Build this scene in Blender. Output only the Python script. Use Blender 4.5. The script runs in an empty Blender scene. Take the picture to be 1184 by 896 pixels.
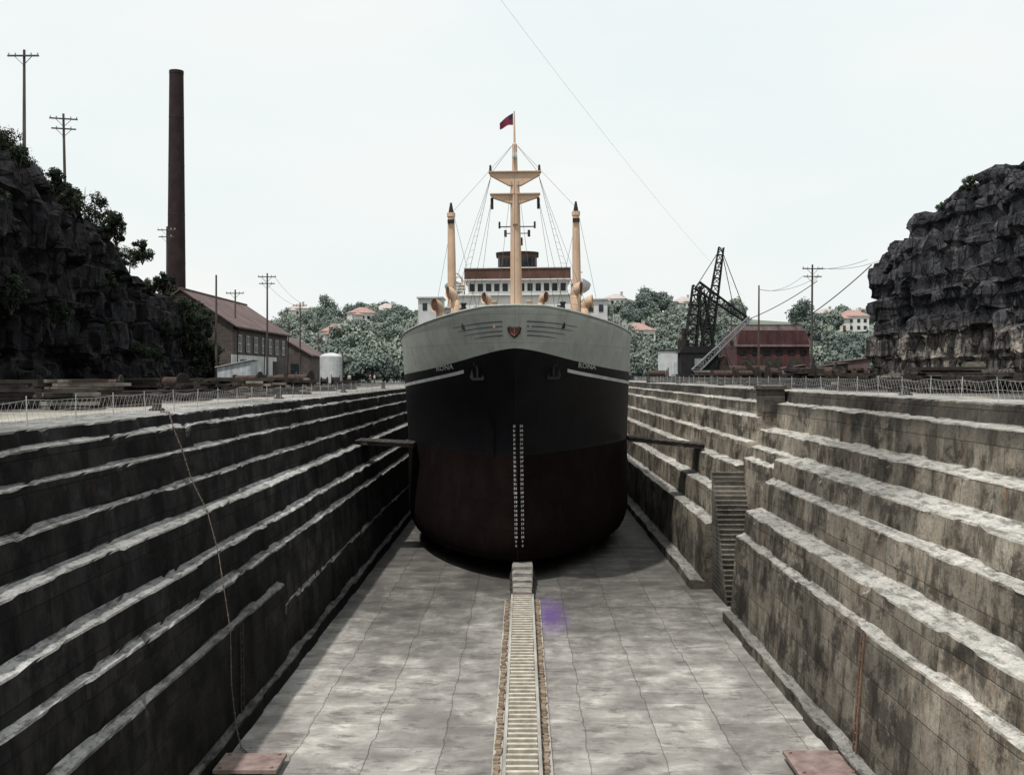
import bpy, bmesh, math, random
from mathutils import Vector, Matrix, noise
random.seed(11)
R=random.random
def U(a,b): return a+(b-a)*R()
F=1300.;HX=604.;HY=434.;CZ=13.3
GL=11.8; GR=12.35
def P(px,py,Y): return Vector(((px-HX)/F*Y, Y, CZ-(py-HY)/F*Y))
scene=bpy.context.scene
COL=scene.collection
# ------------------------------------------------------------ materials
class NT:
    def __init__(s,name):
        s.m=bpy.data.materials.new(name); s.m.use_nodes=True
        s.t=s.m.node_tree; s.b=s.t.nodes['Principled BSDF']
        s.geo=s.n('ShaderNodeNewGeometry'); s.pos=s.geo.outputs['Position']
    def n(s,typ,**k):
        x=s.t.nodes.new(typ)
        for a,b in k.items(): setattr(x,a,b)
        return x
    def l(s,a,b): s.t.links.new(a,b)
    def put(s,sock,v):
        if hasattr(v,'links') : s.l(v,sock)
        else: sock.default_value=v
    def math(s,op,a,b=0.,c=None,clamp=False):
        x=s.n('ShaderNodeMath',operation=op,use_clamp=clamp); s.put(x.inputs[0],a); s.put(x.inputs[1],b)
        if c is not None: s.put(x.inputs[2],c)
        return x.outputs[0]
    def mapp(s,vec,scale=(1,1,1),loc=(0,0,0),rot=(0,0,0)):
        x=s.n('ShaderNodeMapping'); s.l(vec,x.inputs['Vector']); x.inputs['Scale'].default_value=scale
        x.inputs['Location'].default_value=loc; x.inputs['Rotation'].default_value=rot
        return x.outputs[0]
    def noise(s,vec,scale,detail=6,rough=.6,dist=0,out='Fac'):
        x=s.n('ShaderNodeTexNoise'); s.l(vec,x.inputs['Vector']); x.inputs['Scale'].default_value=scale
        x.inputs['Detail'].default_value=detail; x.inputs['Roughness'].default_value=rough; x.inputs['Distortion'].default_value=dist
        return x.outputs[out]
    def ramp(s,fac,stops):
        x=s.n('ShaderNodeValToRGB'); s.l(fac,x.inputs[0]); cr=x.color_ramp
        while len(cr.elements)<len(stops): cr.elements.new(.5)
        for e,(p,c) in zip(cr.elements,stops):
            e.position=p; e.color=(c,c,c,1) if isinstance(c,(int,float)) else (*c,1)
        return x.outputs['Color']
    def mix(s,fac,a,b,mode='MIX'):
        x=s.n('ShaderNodeMixRGB',blend_type=mode); s.put(x.inputs[0],fac)
        for i,v in ((1,a),(2,b)):
            if isinstance(v,tuple): v=(*v,1) if len(v)==3 else v
            s.put(x.inputs[i],v)
        return x.outputs[0]
    def xyz(s,vec=None):
        x=s.n('ShaderNodeSeparateXYZ'); s.l(vec or s.pos,x.inputs[0]); return x.outputs
    def comb(s,a,b,c=0.):
        x=s.n('ShaderNodeCombineXYZ'); s.put(x.inputs[0],a);s.put(x.inputs[1],b);s.put(x.inputs[2],c); return x.outputs[0]
    def bump(s,h,st=.4,d=.05):
        x=s.n('ShaderNodeBump'); x.inputs['Strength'].default_value=st; x.inputs['Distance'].default_value=d
        s.l(h,x.inputs['Height']); s.l(x.outputs[0],s.b.inputs['Normal'])
    def done(s,col,rough=.85,metal=0,spec=.25):
        s.put(s.b.inputs['Base Color'],col if not isinstance(col,tuple) else (*col,1)); s.put(s.b.inputs['Roughness'],rough)
        s.b.inputs['Metallic'].default_value=metal; s.b.inputs['Specular IOR Level'].default_value=spec
        return s.m
def M(name,c1,c2,scale=1.,rough=.85,bump=.2,metal=0,stretch=(1,1,1),lo=.35,hi=.65,bd=.03):
    k=NT(name); v=k.mapp(k.pos,stretch)
    f=k.noise(v,scale,8,.65)
    col=k.ramp(f,[(lo,c1),(hi,c2)])
    if bump: k.bump(k.noise(v,scale*5,6),bump,bd)
    return k.done(col,rough,metal)

def stone_mat(name,riser_a,riser_b,tread_a,tread_b,streak=.6,grime=.5,rim=.3,bw=2.1,rh=.85,rust=.25,spec=.2,wetlo=.35,bc=.55,band=0.,patch=.5):
    k=NT(name); x,y,z=k.xyz()
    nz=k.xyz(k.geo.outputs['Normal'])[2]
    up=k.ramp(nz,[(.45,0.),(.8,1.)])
    big=k.noise(k.pos,.22,5,.6); med=k.noise(k.pos,1.4,10,.72); fine=k.noise(k.pos,9,7,.75)
    st=k.noise(k.comb(k.math('MULTIPLY',y,.7),k.math('MULTIPLY',z,.35),k.math('MULTIPLY',x,.1)),1.,10,.70)
    ris=k.mix(k.ramp(med,[(.33,0.),(.66,1.)]),riser_a,riser_b)
    ris=k.mix(k.math('MULTIPLY',k.ramp(st,[(.49,0.),(.58,1.)]),streak),ris,tuple(c*.25 for c in riser_a))
    ris=k.mix(k.math('MULTIPLY',k.ramp(st,[(.33,1.),(.43,0.)]),rim),ris,tuple(min(c*1.8,.6) for c in riser_b))
    st2=k.noise(k.comb(k.math('MULTIPLY',y,1.7),k.math('MULTIPLY',z,.25),3.3),1.,6,.7)
    ris=k.mix(k.math('MULTIPLY',k.ramp(st2,[(.58,0.),(.68,1.)]),rust),ris,tuple(a*b for a,b in zip(riser_b,(1.25,.75,.48))))
    # black algae patches
    alg=k.noise(k.mapp(k.pos,(1,.55,.9),(7,3,1)),.55,11,.74)
    ris=k.mix(k.math('MULTIPLY',k.ramp(alg,[(.52,0.),(.575,1.)]),patch),ris,tuple(c*.18 for c in riser_a))
    tr=k.mix(k.ramp(med,[(.35,0.),(.62,1.)]),tread_a,tread_b)
    tr=k.mix(k.math('MULTIPLY',k.ramp(big,[(.50,0.),(.62,1.)]),grime),tr,tuple(c*.35 for c in tread_a))
    tr=k.mix(k.math('MULTIPLY',k.ramp(k.noise(k.mapp(k.pos,(3,.8,1)),1.,8,.75),[(.50,0.),(.58,1.)]),.7),tr,tuple(c*.28 for c in tread_a))
    col=k.mix(up,ris,tr)
    if band:
        bm_=k.ramp(k.math('ADD',k.math('MULTIPLY',z,.1),k.math('MULTIPLY',med,.06)),[(1.10,0.) if False else (.0,0.),(.5,0.)])
        bz=k.math('MULTIPLY',k.math('SUBTRACT',k.math('ADD',z,k.math('MULTIPLY',med,.8)),11.2),1.2,clamp=True)
        col=k.mix(k.math('MULTIPLY',bz,k.math('MULTIPLY',k.math('SUBTRACT',1.,up),band)),col,(.035,.032,.03))
    col=k.mix(k.math('MULTIPLY',k.ramp(fine,[(.50,0.),(.66,1.)]),.5),col,(.02,.018,.017))
    col=k.mix(1.,col,k.ramp(k.noise(k.pos,.11,5,.55),[(.35,.5),(.65,1.3)]),'MULTIPLY')
    wet=k.ramp(k.math('ADD',k.math('MULTIPLY',z,.1),k.math('MULTIPLY',big,.35)),[(.20,wetlo),(.45,1.)])
    col=k.mix(1.,col,wet,'MULTIPLY')
    br=k.n('ShaderNodeTexBrick'); wb=k.math('MULTIPLY',k.noise(k.pos,1.2,4),.05)
    k.l(k.comb(k.math('ADD',y,wb),k.math('ADD',z,wb)),br.inputs['Vector'])
    br.inputs['Scale'].default_value=1.; br.inputs['Brick Width'].default_value=bw; br.inputs['Row Height'].default_value=rh
    br.inputs['Mortar Size'].default_value=.022; br.inputs['Mortar Smooth'].default_value=.5
    br.inputs['Color1'].default_value=(1.05,1.05,1.05,1); br.inputs['Color2'].default_value=(bc,bc,bc,1); br.inputs['Mortar'].default_value=(.3,.3,.3,1)
    inv=k.math('SUBTRACT',1.,k.math('MULTIPLY',up,.7))
    col=k.mix(k.math('MULTIPLY',inv,.9),col,br.outputs['Color'],'MULTIPLY')
    h=k.math('ADD',k.math('MULTIPLY',k.math('MULTIPLY',br.outputs['Fac'],inv),-.9),k.math('ADD',fine,k.math('MULTIPLY',med,1.4)))
    k.bump(h,.7,.06)
    return k.done(col,.92,0,spec)
m_stoneL=stone_mat('shaded_dock_stone',(.015,.014,.0155),(.040,.037,.036),(.25,.245,.24),(.44,.435,.42),.75,.5,.4,rust=.25,spec=.1,patch=.6)  # shade on the left wall is put into these dark riser colours
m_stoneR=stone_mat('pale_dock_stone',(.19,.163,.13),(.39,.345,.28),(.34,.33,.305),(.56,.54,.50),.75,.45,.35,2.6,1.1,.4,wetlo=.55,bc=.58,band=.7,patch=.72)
m_pale=stone_mat('pale_trim_stone',(.20,.18,.155),(.32,.29,.25),(.36,.35,.33),(.52,.50,.47),.7,.4)
# floor
k=NT('dock_floor_stone'); x,y,z=k.xyz()
med=k.noise(k.mapp(k.pos,(.9,1.2,1)),.6,12,.66,.3); big=k.noise(k.mapp(k.pos,(1.,.5,1)),.19,8,.66,.4); fine=k.noise(k.pos,14,6,.7)
col=k.ramp(med,[(.30,(.15,.137,.128)),(.44,(.27,.256,.238)),(.56,(.37,.355,.33)),(.68,(.54,.52,.48))])
col=k.mix(k.ramp(big,[(.46,0.),(.58,.6)]),col,(.14,.128,.123))
br=k.n('ShaderNodeTexBrick'); wob=k.math('MULTIPLY',k.noise(k.pos,.35,4,.6),.5)
k.l(k.comb(k.math('ADD',y,wob),k.math('ADD',x,wob)),br.inputs['Vector']); br.inputs['Scale'].default_value=1
br.inputs['Brick Width'].default_value=5.4; br.inputs['Row Height'].default_value=2.6; br.inputs['Mortar Size'].default_value=.026; br.inputs['Mortar Smooth'].default_value=.5
br.inputs['Color1'].default_value=(1.05,1.05,1.04,1); br.inputs['Color2'].default_value=(.70,.69,.68,1); br.inputs['Mortar'].default_value=(.33,.32,.32,1)
col=k.mix(.8,col,br.outputs['Color'],'MULTIPLY')
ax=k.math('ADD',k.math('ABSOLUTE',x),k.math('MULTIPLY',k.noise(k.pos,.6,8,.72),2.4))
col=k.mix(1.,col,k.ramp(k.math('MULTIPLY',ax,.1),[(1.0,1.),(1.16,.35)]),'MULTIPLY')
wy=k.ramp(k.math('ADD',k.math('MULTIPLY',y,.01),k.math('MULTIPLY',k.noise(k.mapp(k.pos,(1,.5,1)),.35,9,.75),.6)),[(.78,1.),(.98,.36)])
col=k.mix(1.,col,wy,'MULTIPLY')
col=k.mix(k.math('MULTIPLY',k.ramp(k.noise(k.mapp(k.pos,(.8,1.4,1)),.8,11,.78),[(.54,0.),(.59,1.)]),.6),col,(.08,.07,.066))
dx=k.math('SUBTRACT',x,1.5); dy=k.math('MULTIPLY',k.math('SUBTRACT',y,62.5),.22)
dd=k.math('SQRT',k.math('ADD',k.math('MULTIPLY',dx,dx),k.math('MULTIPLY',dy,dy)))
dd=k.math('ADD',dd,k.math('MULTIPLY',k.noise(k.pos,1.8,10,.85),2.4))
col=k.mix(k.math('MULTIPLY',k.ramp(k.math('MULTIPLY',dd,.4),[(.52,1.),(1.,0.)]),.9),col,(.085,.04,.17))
k.bump(k.math('ADD',med,k.math('ADD',k.math('MULTIPLY',fine,.3),k.math('MULTIPLY',br.outputs['Fac'],-.6))),.5,.05)
m_floor=k.done(col,k.ramp(big,[(.45,.9),(.66,.6)]))
# ground
k=NT('quay_ground'); x,y,z=k.xyz()
n1=k.noise(k.pos,.15,7,.65); n2=k.noise(k.pos,2.,6,.7)
pale=k.mix(k.ramp(n2,[(.3,0.),(.7,1.)]),(.24,.22,.185),(.42,.40,.35))
dark=k.mix(k.ramp(n2,[(.3,0.),(.7,1.)]),(.022,.02,.018),(.06,.054,.046))
ax=k.math('ADD',k.math('MULTIPLY',k.math('ABSOLUTE',x),.02),k.math('MULTIPLY',n1,.4))
col=k.mix(k.ramp(ax,[(.54,0.),(.65,1.)]),pale,dark)
k.bump(n2,.6,.06); m_ground=k.done(col,.95)
def rock_mat(name,a,b,c,warm=0):
    k=NT(name); x,y,z=k.xyz()
    n1=k.noise(k.mapp(k.pos,(1,1,.35)),.4,10,.7,.4); n2=k.noise(k.pos,2.5,8,.75)
    vo=k.n('ShaderNodeTexVoronoi',feature='DISTANCE_TO_EDGE'); wv=k.n('ShaderNodeVectorMath',operation='ADD')
    k.l(k.mapp(k.pos,(.55,.55,.3)),wv.inputs[0]); k.l(k.mapp(k.noise(k.pos,.4,5,out='Color'),(.5,.5,.5)),wv.inputs[1]); k.l(wv.outputs[0],vo.inputs['Vector']); vo.inputs['Scale'].default_value=1.3
    crack=k.ramp(vo.outputs['Distance'],[(0.,.2),(.06,1.)])
    col=k.ramp(n1,[(.36,a),(.5,b),(.64,c)])
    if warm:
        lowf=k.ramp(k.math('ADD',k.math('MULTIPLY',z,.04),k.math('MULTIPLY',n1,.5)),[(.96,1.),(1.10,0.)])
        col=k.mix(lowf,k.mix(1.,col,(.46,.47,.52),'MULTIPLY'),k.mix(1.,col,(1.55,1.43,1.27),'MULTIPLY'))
    strata=k.noise(k.comb(k.math('MULTIPLY',x,.06),k.math('MULTIPLY',y,.06),k.math('MULTIPLY',z,.9)),1.,5,.7)
    col=k.mix(.55,col,k.ramp(strata,[(.42,.45),(.52,1.1)]),'MULTIPLY')
    col=k.mix(1.,col,k.ramp(n2,[(.3,.45),(.65,1.2)]),'MULTIPLY'); col=k.mix(.7,col,crack,'MULTIPLY')
    st=k.noise(k.comb(k.math('MULTIPLY',y,1.1),k.math('MULTIPLY',x,1.1),k.math('MULTIPLY',z,.12)),1.,8,.7)
    col=k.mix(k.ramp(st,[(.5,0.),(.58,.85)]),col,tuple(v*.3 for v in a))
    k.bump(k.math('ADD',k.math('MULTIPLY',n2,1.),k.math('ADD',crack,k.math('ADD',st,strata))),.9,.25)
    return k.done(col,.95,0,.15)
m_rockL=rock_mat('shaded_cliff_rock',(.011,.011,.014),(.028,.027,.031),(.066,.061,.06))  # left cliff stands in shade; the darkness is put into its rock colours
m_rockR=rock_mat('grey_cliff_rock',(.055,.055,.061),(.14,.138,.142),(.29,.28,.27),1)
def leafmat(n,a,b):
    k=NT(n); f=k.noise(k.pos,.6,5,.7); col=k.ramp(f,[(.35,a),(.65,b)]); return k.done(col,.85,0,.1)
m_leafD=leafmat('dark_foliage',(.007,.011,.008),(.02,.027,.017))
m_leafM=leafmat('mid_foliage',(.018,.027,.017),(.045,.056,.034))
m_leafF=leafmat('haze_tinted_foliage',(.115,.145,.13),(.185,.215,.19))  # distance haze is mixed into this and the next two far foliage colours
m_leafF3=leafmat('haze_tinted_dark_foliage',(.07,.092,.086),(.115,.14,.126))
m_leafF2=leafmat('haze_tinted_light_foliage',(.19,.22,.185),(.28,.31,.265))
m_bark=M('bark',(.05,.04,.035),(.12,.10,.085),2)
m_pole=M('weathered_pole_wood',(.045,.035,.03),(.10,.085,.075),3,stretch=(1,1,.1))
m_black=M('black_steel',(.007,.007,.009),(.018,.017,.019),1.5,.7,.1)
m_dark=M('grimy_iron',(.014,.013,.013),(.04,.032,.028),2,.85)
m_rust=M('rusty_iron',(.09,.05,.035),(.19,.115,.08),3,.9)
m_rustD=M('dark_rusty_iron',(.035,.024,.02),(.085,.058,.045),3,.9)
m_plate=M('dusty_rust_plate',(.15,.105,.095),(.27,.205,.185),2,.9)
m_timber=M('grey_timber',(.10,.085,.07),(.26,.23,.20),1.5,stretch=(1,.3,1))
m_slat=M('cream_slat_timber',(.30,.27,.22),(.55,.51,.43),2.5)
m_capT=M('pale_cap_timber',(.14,.13,.12),(.30,.28,.255),2.0)
m_timberD=M('dark_timber',(.02,.017,.015),(.06,.05,.043),1.5,stretch=(1,.3,1))
m_white=M('white_paint',(.56,.57,.56),(.72,.72,.70),.6,.6,.05)
m_dirtywhite=M('dirty_white_sheet',(.36,.38,.38),(.56,.57,.57),.5,.7,.1)
m_mark=M('faded_mark_paint',(.25,.25,.24),(.45,.45,.43),3,.7,0)
m_tan=M('buff_mast_paint',(.44,.30,.205),(.56,.41,.295),.5,.65,.05)
m_brown=M('varnished_brown',(.07,.035,.026),(.12,.06,.045),.8,.6,.05)
m_glass=M('dark_window_glass',(.01,.012,.015),(.03,.035,.04),1,.2,0)
m_wall=M('cream_render_wall',(.50,.50,.47),(.64,.63,.60),.3,.8,.05)
m_roof=M('red_tile_roof',(.27,.165,.145),(.36,.235,.21),.8,.8,.2)
m_roofP=M('faded_tile_roof',(.34,.29,.275),(.45,.40,.38),.8,.8,.2)
m_chim=M('sooty_chimney_brick',(.018,.011,.012),(.033,.021,.021),.6,.95,.3)
m_wire=M('wire',(.03,.03,.03),(.05,.05,.05),1,.6,0)
m_net=M('galvanised_wire',(.26,.27,.27),(.42,.42,.42),1,.7,0)
m_rope=M('tarred_rope',(.07,.058,.048),(.13,.105,.085),6,.9)
m_redflag=M('maroon_cloth',(.11,.02,.035),(.17,.03,.05),2,.9,0)
m_navy=M('navy_cloth',(.02,.02,.05),(.03,.03,.07),2,.9,0)
m_skin=M('skin',(.45,.28,.2),(.5,.32,.24),4,.7,0)
m_shirt=M('shirt_cloth',(.4,.42,.45),(.55,.56,.58),4,.9,0)
m_trouser=M('trouser_cloth',(.03,.035,.05),(.06,.065,.08),4,.9,0)
m_hair=M('dark_hair',(.02,.015,.01),(.04,.03,.02),4,.9,0)
m_cranegrey=M('grey_crane_steel',(.12,.13,.14),(.24,.25,.26),1)
m_scroll=M('dark_grey_paint',(.06,.07,.08),(.09,.1,.11),1)
m_crest=M('crest_red',(.07,.03,.028),(.12,.045,.04),3)
m_track=M('track_timber',(.22,.21,.19),(.42,.40,.36),1.2,stretch=(1,.2,1))
def corrug(name,a,b,axis=1,sc=3.):
    k=NT(name); c=k.xyz()
    w=k.math('SINE',k.math('MULTIPLY',c[axis],sc*6.28))
    f=k.noise(k.pos,.5,9,.75); col=k.ramp(f,[(.38,a),(.62,b)])
    st=k.noise(k.comb(k.math('MULTIPLY',c[axis],1.2),k.math('MULTIPLY',c[2],.2),0.),1.,7,.7)
    col=k.mix(k.ramp(st,[(.52,0.),(.62,.6)]),col,tuple(v*.45 for v in a))
    col=k.mix(.35,col,k.ramp(w,[(0.,.5),(1.,1.)]),'MULTIPLY'); k.bump(w,.5,.04)
    return k.done(col,.8)
m_corrRoof=corrug('faded_red_iron_roof',(.09,.06,.058),(.18,.125,.118),1,.8)
m_corrRed=corrug('red_shed_iron',(.05,.022,.024),(.10,.042,.042),0,.8)
m_corrRedRoof=corrug('dark_red_iron_roof',(.055,.042,.044),(.11,.078,.078),0,.8)
m_corrWhite=corrug('pale_iron_sheet',(.38,.42,.45),(.6,.63,.65),0,1.5)
k=NT('shed_brick'); c=k.xyz(); br=k.n('ShaderNodeTexBrick'); k.l(k.comb(k.math('ADD',c[0],c[1]),c[2]),br.inputs['Vector']); br.inputs['Scale'].default_value=1.
br.inputs['Brick Width'].default_value=.5; br.inputs['Row Height'].default_value=.16; br.inputs['Mortar Size'].default_value=.02
br.inputs['Color1'].default_value=(.06,.045,.04,1);br.inputs['Color2'].default_value=(.10,.08,.07,1);br.inputs['Mortar'].default_value=(.12,.11,.10,1)
m_brick=k.done(k.mix(1.,br.outputs['Color'],k.ramp(k.noise(k.pos,.5,6,.7),[(.3,.5),(.7,1.2)]),'MULTIPLY'),.9)
def hullmat(name,a,b,rust=.3,rough=.5,spec=.25):
    k=NT(name); x,y,z=k.xyz()
    f=k.noise(k.pos,.5,8,.7); col=k.ramp(f,[(.35,a),(.65,b)])
    st=k.noise(k.comb(k.math('MULTIPLY',x,2.2),k.math('MULTIPLY',y,1.),k.math('MULTIPLY',z,.22)),1.,7,.7)
    col=k.mix(k.ramp(st,[(.55,0.),(.72,rust)]),col,(.025,.018,.014) if a[0]<.1 else (.16,.11,.08))
    br=k.n('ShaderNodeTexBrick'); k.l(k.comb(k.math('ADD',k.math('ABSOLUTE',x),y),z),br.inputs['Vector']); br.inputs['Scale'].default_value=1.
    br.inputs['Brick Width'].default_value=6.; br.inputs['Row Height'].default_value=1.7; br.inputs['Mortar Size'].default_value=.03
    br.inputs['Color1'].default_value=(1,1,1,1);br.inputs['Color2'].default_value=(.86,.86,.86,1);br.inputs['Mortar'].default_value=(.7,.7,.7,1)
    col=k.mix(.6,col,br.outputs['Color'],'MULTIPLY')
    k.bump(k.math('ADD',br.outputs['Fac'],k.noise(k.pos,.8,4)),.25,.04)
    return k.done(col,rough,0,spec)
m_hullB=hullmat('black_topside_paint',(.0035,.0037,.005),(.007,.007,.009),.25,.55,.12)
m_hullR=hullmat('dark_red_antifouling',(.0068,.0044,.0041),(.0115,.0074,.0068),.35,.9,.03)
m_hullG=hullmat('grey_green_bulwark_paint',(.29,.31,.285),(.40,.42,.38),.4,.75,.15)

# ------------------------------------------------------------ mesh builder
class MB:
    def __init__(s): s.v=[];s.f=[];s.mi=[]
    def add(s,vs,fs,mi=0):
        o=len(s.v); s.v+= [tuple(v) for v in vs]; s.f+=[tuple(i+o for i in f) for f in fs]; s.mi+=[mi]*len(fs)
    def box(s,c,d,mi=0,rot=None):
        c=Vector(c); vs=[]
        for a in (-.5,.5):
            for b in (-.5,.5):
                for e in (-.5,.5):
                    p=Vector((a*d[0],b*d[1],e*d[2]))
                    if rot is not None: p=rot@p
                    vs.append(c+p)
        s.add(vs,[(0,1,3,2),(4,6,7,5),(0,4,5,1),(2,3,7,6),(0,2,6,4),(1,5,7,3)],mi)
    def beam(s,p0,p1,w,h,mi=0):
        p0=Vector(p0);p1=Vector(p1); d=p1-p0
        q=d.to_track_quat('Y','Z').to_matrix()
        s.box((p0+p1)/2,(w,d.length,h),mi,q)
    def cyl(s,p0,p1,r0,r1=None,n=8,mi=0,cap=True):
        p0=Vector(p0);p1=Vector(p1); r1=r0 if r1 is None else r1
        q=(p1-p0).to_track_quat('Z','Y').to_matrix(); vs=[]
        for i in range(n):
            a=2*math.pi*i/n; d=q@Vector((math.cos(a),math.sin(a),0)); vs+= [p0+d*r0,p1+d*r1]
        fs=[(2*i,2*((i+1)%n),2*((i+1)%n)+1,2*i+1) for i in range(n)]
        if cap: fs+=[tuple(2*i for i in range(n))[::-1],tuple(2*i+1 for i in range(n))]
        s.add(vs,fs,mi)
    def tube(s,pts,r,n=4,mi=0):
        for a,b in zip(pts[:-1],pts[1:]): s.cyl(a,b,r,r,n,mi,False)
    def prism(s,poly,ext,mi=0):
        ext=Vector(ext); n=len(poly); vs=[Vector(p) for p in poly]+[Vector(p)+ext for p in poly]
        s.add(vs,[tuple(range(n))[::-1],tuple(range(n,2*n))]+[(i,(i+1)%n,n+(i+1)%n,n+i) for i in range(n)],mi)
    def lathe(s,prof,c=(0,0,0),n=12,mi=0,M=None):
        c=Vector(c); vs=[]
        for r,z in prof:
            for i in range(n):
                a=2*math.pi*i/n; p=Vector((r*math.cos(a),r*math.sin(a),z))
                if M is not None: p=M@p
                vs.append(c+p)
        fs=[]
        for j in range(len(prof)-1):
            for i in range(n):
                fs.append((j*n+i,j*n+(i+1)%n,(j+1)*n+(i+1)%n,(j+1)*n+i))
        s.add(vs,fs,mi)
    def mesh(s,name,mats,smooth=False,off=(0,0,0)):
        me=bpy.data.meshes.new(name); o=Vector(off)
        me.from_pydata([(v[0]-o[0],v[1]-o[1],v[2]-o[2]) for v in s.v],[],s.f)
        for m in (mats if isinstance(mats,(list,tuple)) else [mats]): me.materials.append(m)
        if len(set(s.mi))>1: me.polygons.foreach_set('material_index',s.mi)
        if smooth: me.polygons.foreach_set('use_smooth',[True]*len(me.polygons))
        me.update(); return me
    def obj(s,name,mats,parent=None,off=(0,0,0),loc=None,smooth=False):
        me=s.mesh(name,mats,smooth,off); ob=bpy.data.objects.new(name,me); COL.objects.link(ob)
        if parent: ob.parent=parent
        if loc is not None: ob.location=loc
        elif not parent: ob.location=off
        return ob
def root(name,loc,label,cat,group=None,rot=(0,0,0)):
    e=bpy.data.objects.new(name,None); COL.objects.link(e); e.location=loc; e.rotation_euler=rot; e.empty_display_size=.3
    return tag(e,label,cat,group)
def tag(o,label,cat,group=None):
    o['label']=label; o['category']=cat
    if group: o['group']=group
    return o
def struct(o): o['kind']='structure'; return o
def copy_thing(o,loc,rz=0.,sc=1.,label=None):
    def rec(a,par):
        b=a.copy(); COL.objects.link(b)
        if par: b.parent=par
        for c in a.children: rec(c,b)
        return b
    kids=rec(o,None); kids.location=loc; kids.rotation_euler=(0,0,rz); kids.scale=(sc,sc,sc) if not isinstance(sc,tuple) else sc
    if label: kids['label']=label
    return kids

# ------------------------------------------------------------ world / sun
to_sun=Vector((-.27,-.36,.95)).normalized()
w=bpy.data.worlds.new('World'); scene.world=w; w.use_nodes=True
nt=w.node_tree; bg=nt.nodes['Background']
sk=nt.nodes.new('ShaderNodeTexSky'); sk.sky_type='NISHITA'; sk.sun_disc=False
sk.sun_elevation=math.asin(to_sun.z); sk.sun_rotation=math.atan2(to_sun.x,to_sun.y); sk.air_density=1.5; sk.dust_density=4
tc=nt.nodes.new('ShaderNodeTexCoord'); mp=nt.nodes.new('ShaderNodeMapping'); mp.inputs['Scale'].default_value=(1,1,3)
nz=nt.nodes.new('ShaderNodeTexNoise'); nz.inputs['Scale'].default_value=3; nz.inputs['Detail'].default_value=6
nt.links.new(tc.outputs['Generated'],mp.inputs[0]); nt.links.new(mp.outputs[0],nz.inputs['Vector'])
cr=nt.nodes.new('ShaderNodeValToRGB'); nt.links.new(nz.outputs['Fac'],cr.inputs[0])
cr.color_ramp.elements[0].position=.35; cr.color_ramp.elements[0].color=(9.0,9.7,9.7,1)
cr.color_ramp.elements[1].position=.7; cr.color_ramp.elements[1].color=(9.9,10.1,9.9,1)
mx=nt.nodes.new('ShaderNodeMixRGB'); mx.inputs[0].default_value=.92
nt.links.new(sk.outputs[0],mx.inputs[1]); nt.links.new(cr.outputs[0],mx.inputs[2]); nt.links.new(mx.outputs[0],bg.inputs[0])
bg.inputs[1].default_value=.1
sl=bpy.data.lights.new('sun','SUN'); sl.energy=3.6; sl.angle=math.radians(2.0); sl.color=(1,.96,.9)
so=bpy.data.objects.new('sun',sl); COL.objects.link(so); so.rotation_euler=(-to_sun).to_track_quat('-Z','Y').to_euler(); so.location=(-40,-20,80)
cam=bpy.data.cameras.new('camera'); co=bpy.data.objects.new('camera',cam); COL.objects.link(co); scene.camera=co
co.location=(0,0,CZ); co.rotation_euler=(math.radians(90),0,0); cam.sensor_width=36; cam.lens=36*F/1184
cam.shift_x=(592-HX)/1184; cam.shift_y=(HY-448)/1184; cam.clip_end=6000; cam.clip_start=.5
scene.view_settings.view_transform='Standard'; scene.view_settings.look='None'; scene.view_settings.exposure=0

# ------------------------------------------------------------ ground
mb=MB(); xs=[-2500,-15,17.8,2500]; ys=[-150,186.5,2500]
vs=[(x,y,(GL-.03 if i<2 else GR-.03)) for y in ys for i,x in enumerate(xs)]
mb.add(vs,[(0,1,5,4),(2,3,7,6),(4,5,9,8),(5,6,10,9),(6,7,11,10)])
struct(mb.obj('ground',m_ground))
mb=MB(); nx,ny=24,180
vs=[(-14+28.6*i/nx,5+181*j/ny,.02*noise.noise(Vector((i*.6,j*.6,0)))) for j in range(ny+1) for i in range(nx+1)]
mb.add(vs,[(j*(nx+1)+i,j*(nx+1)+i+1,(j+1)*(nx+1)+i+1,(j+1)*(nx+1)+i) for j in range(ny) for i in range(nx)])
struct(mb.obj('dock_floor',m_floor))

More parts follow.
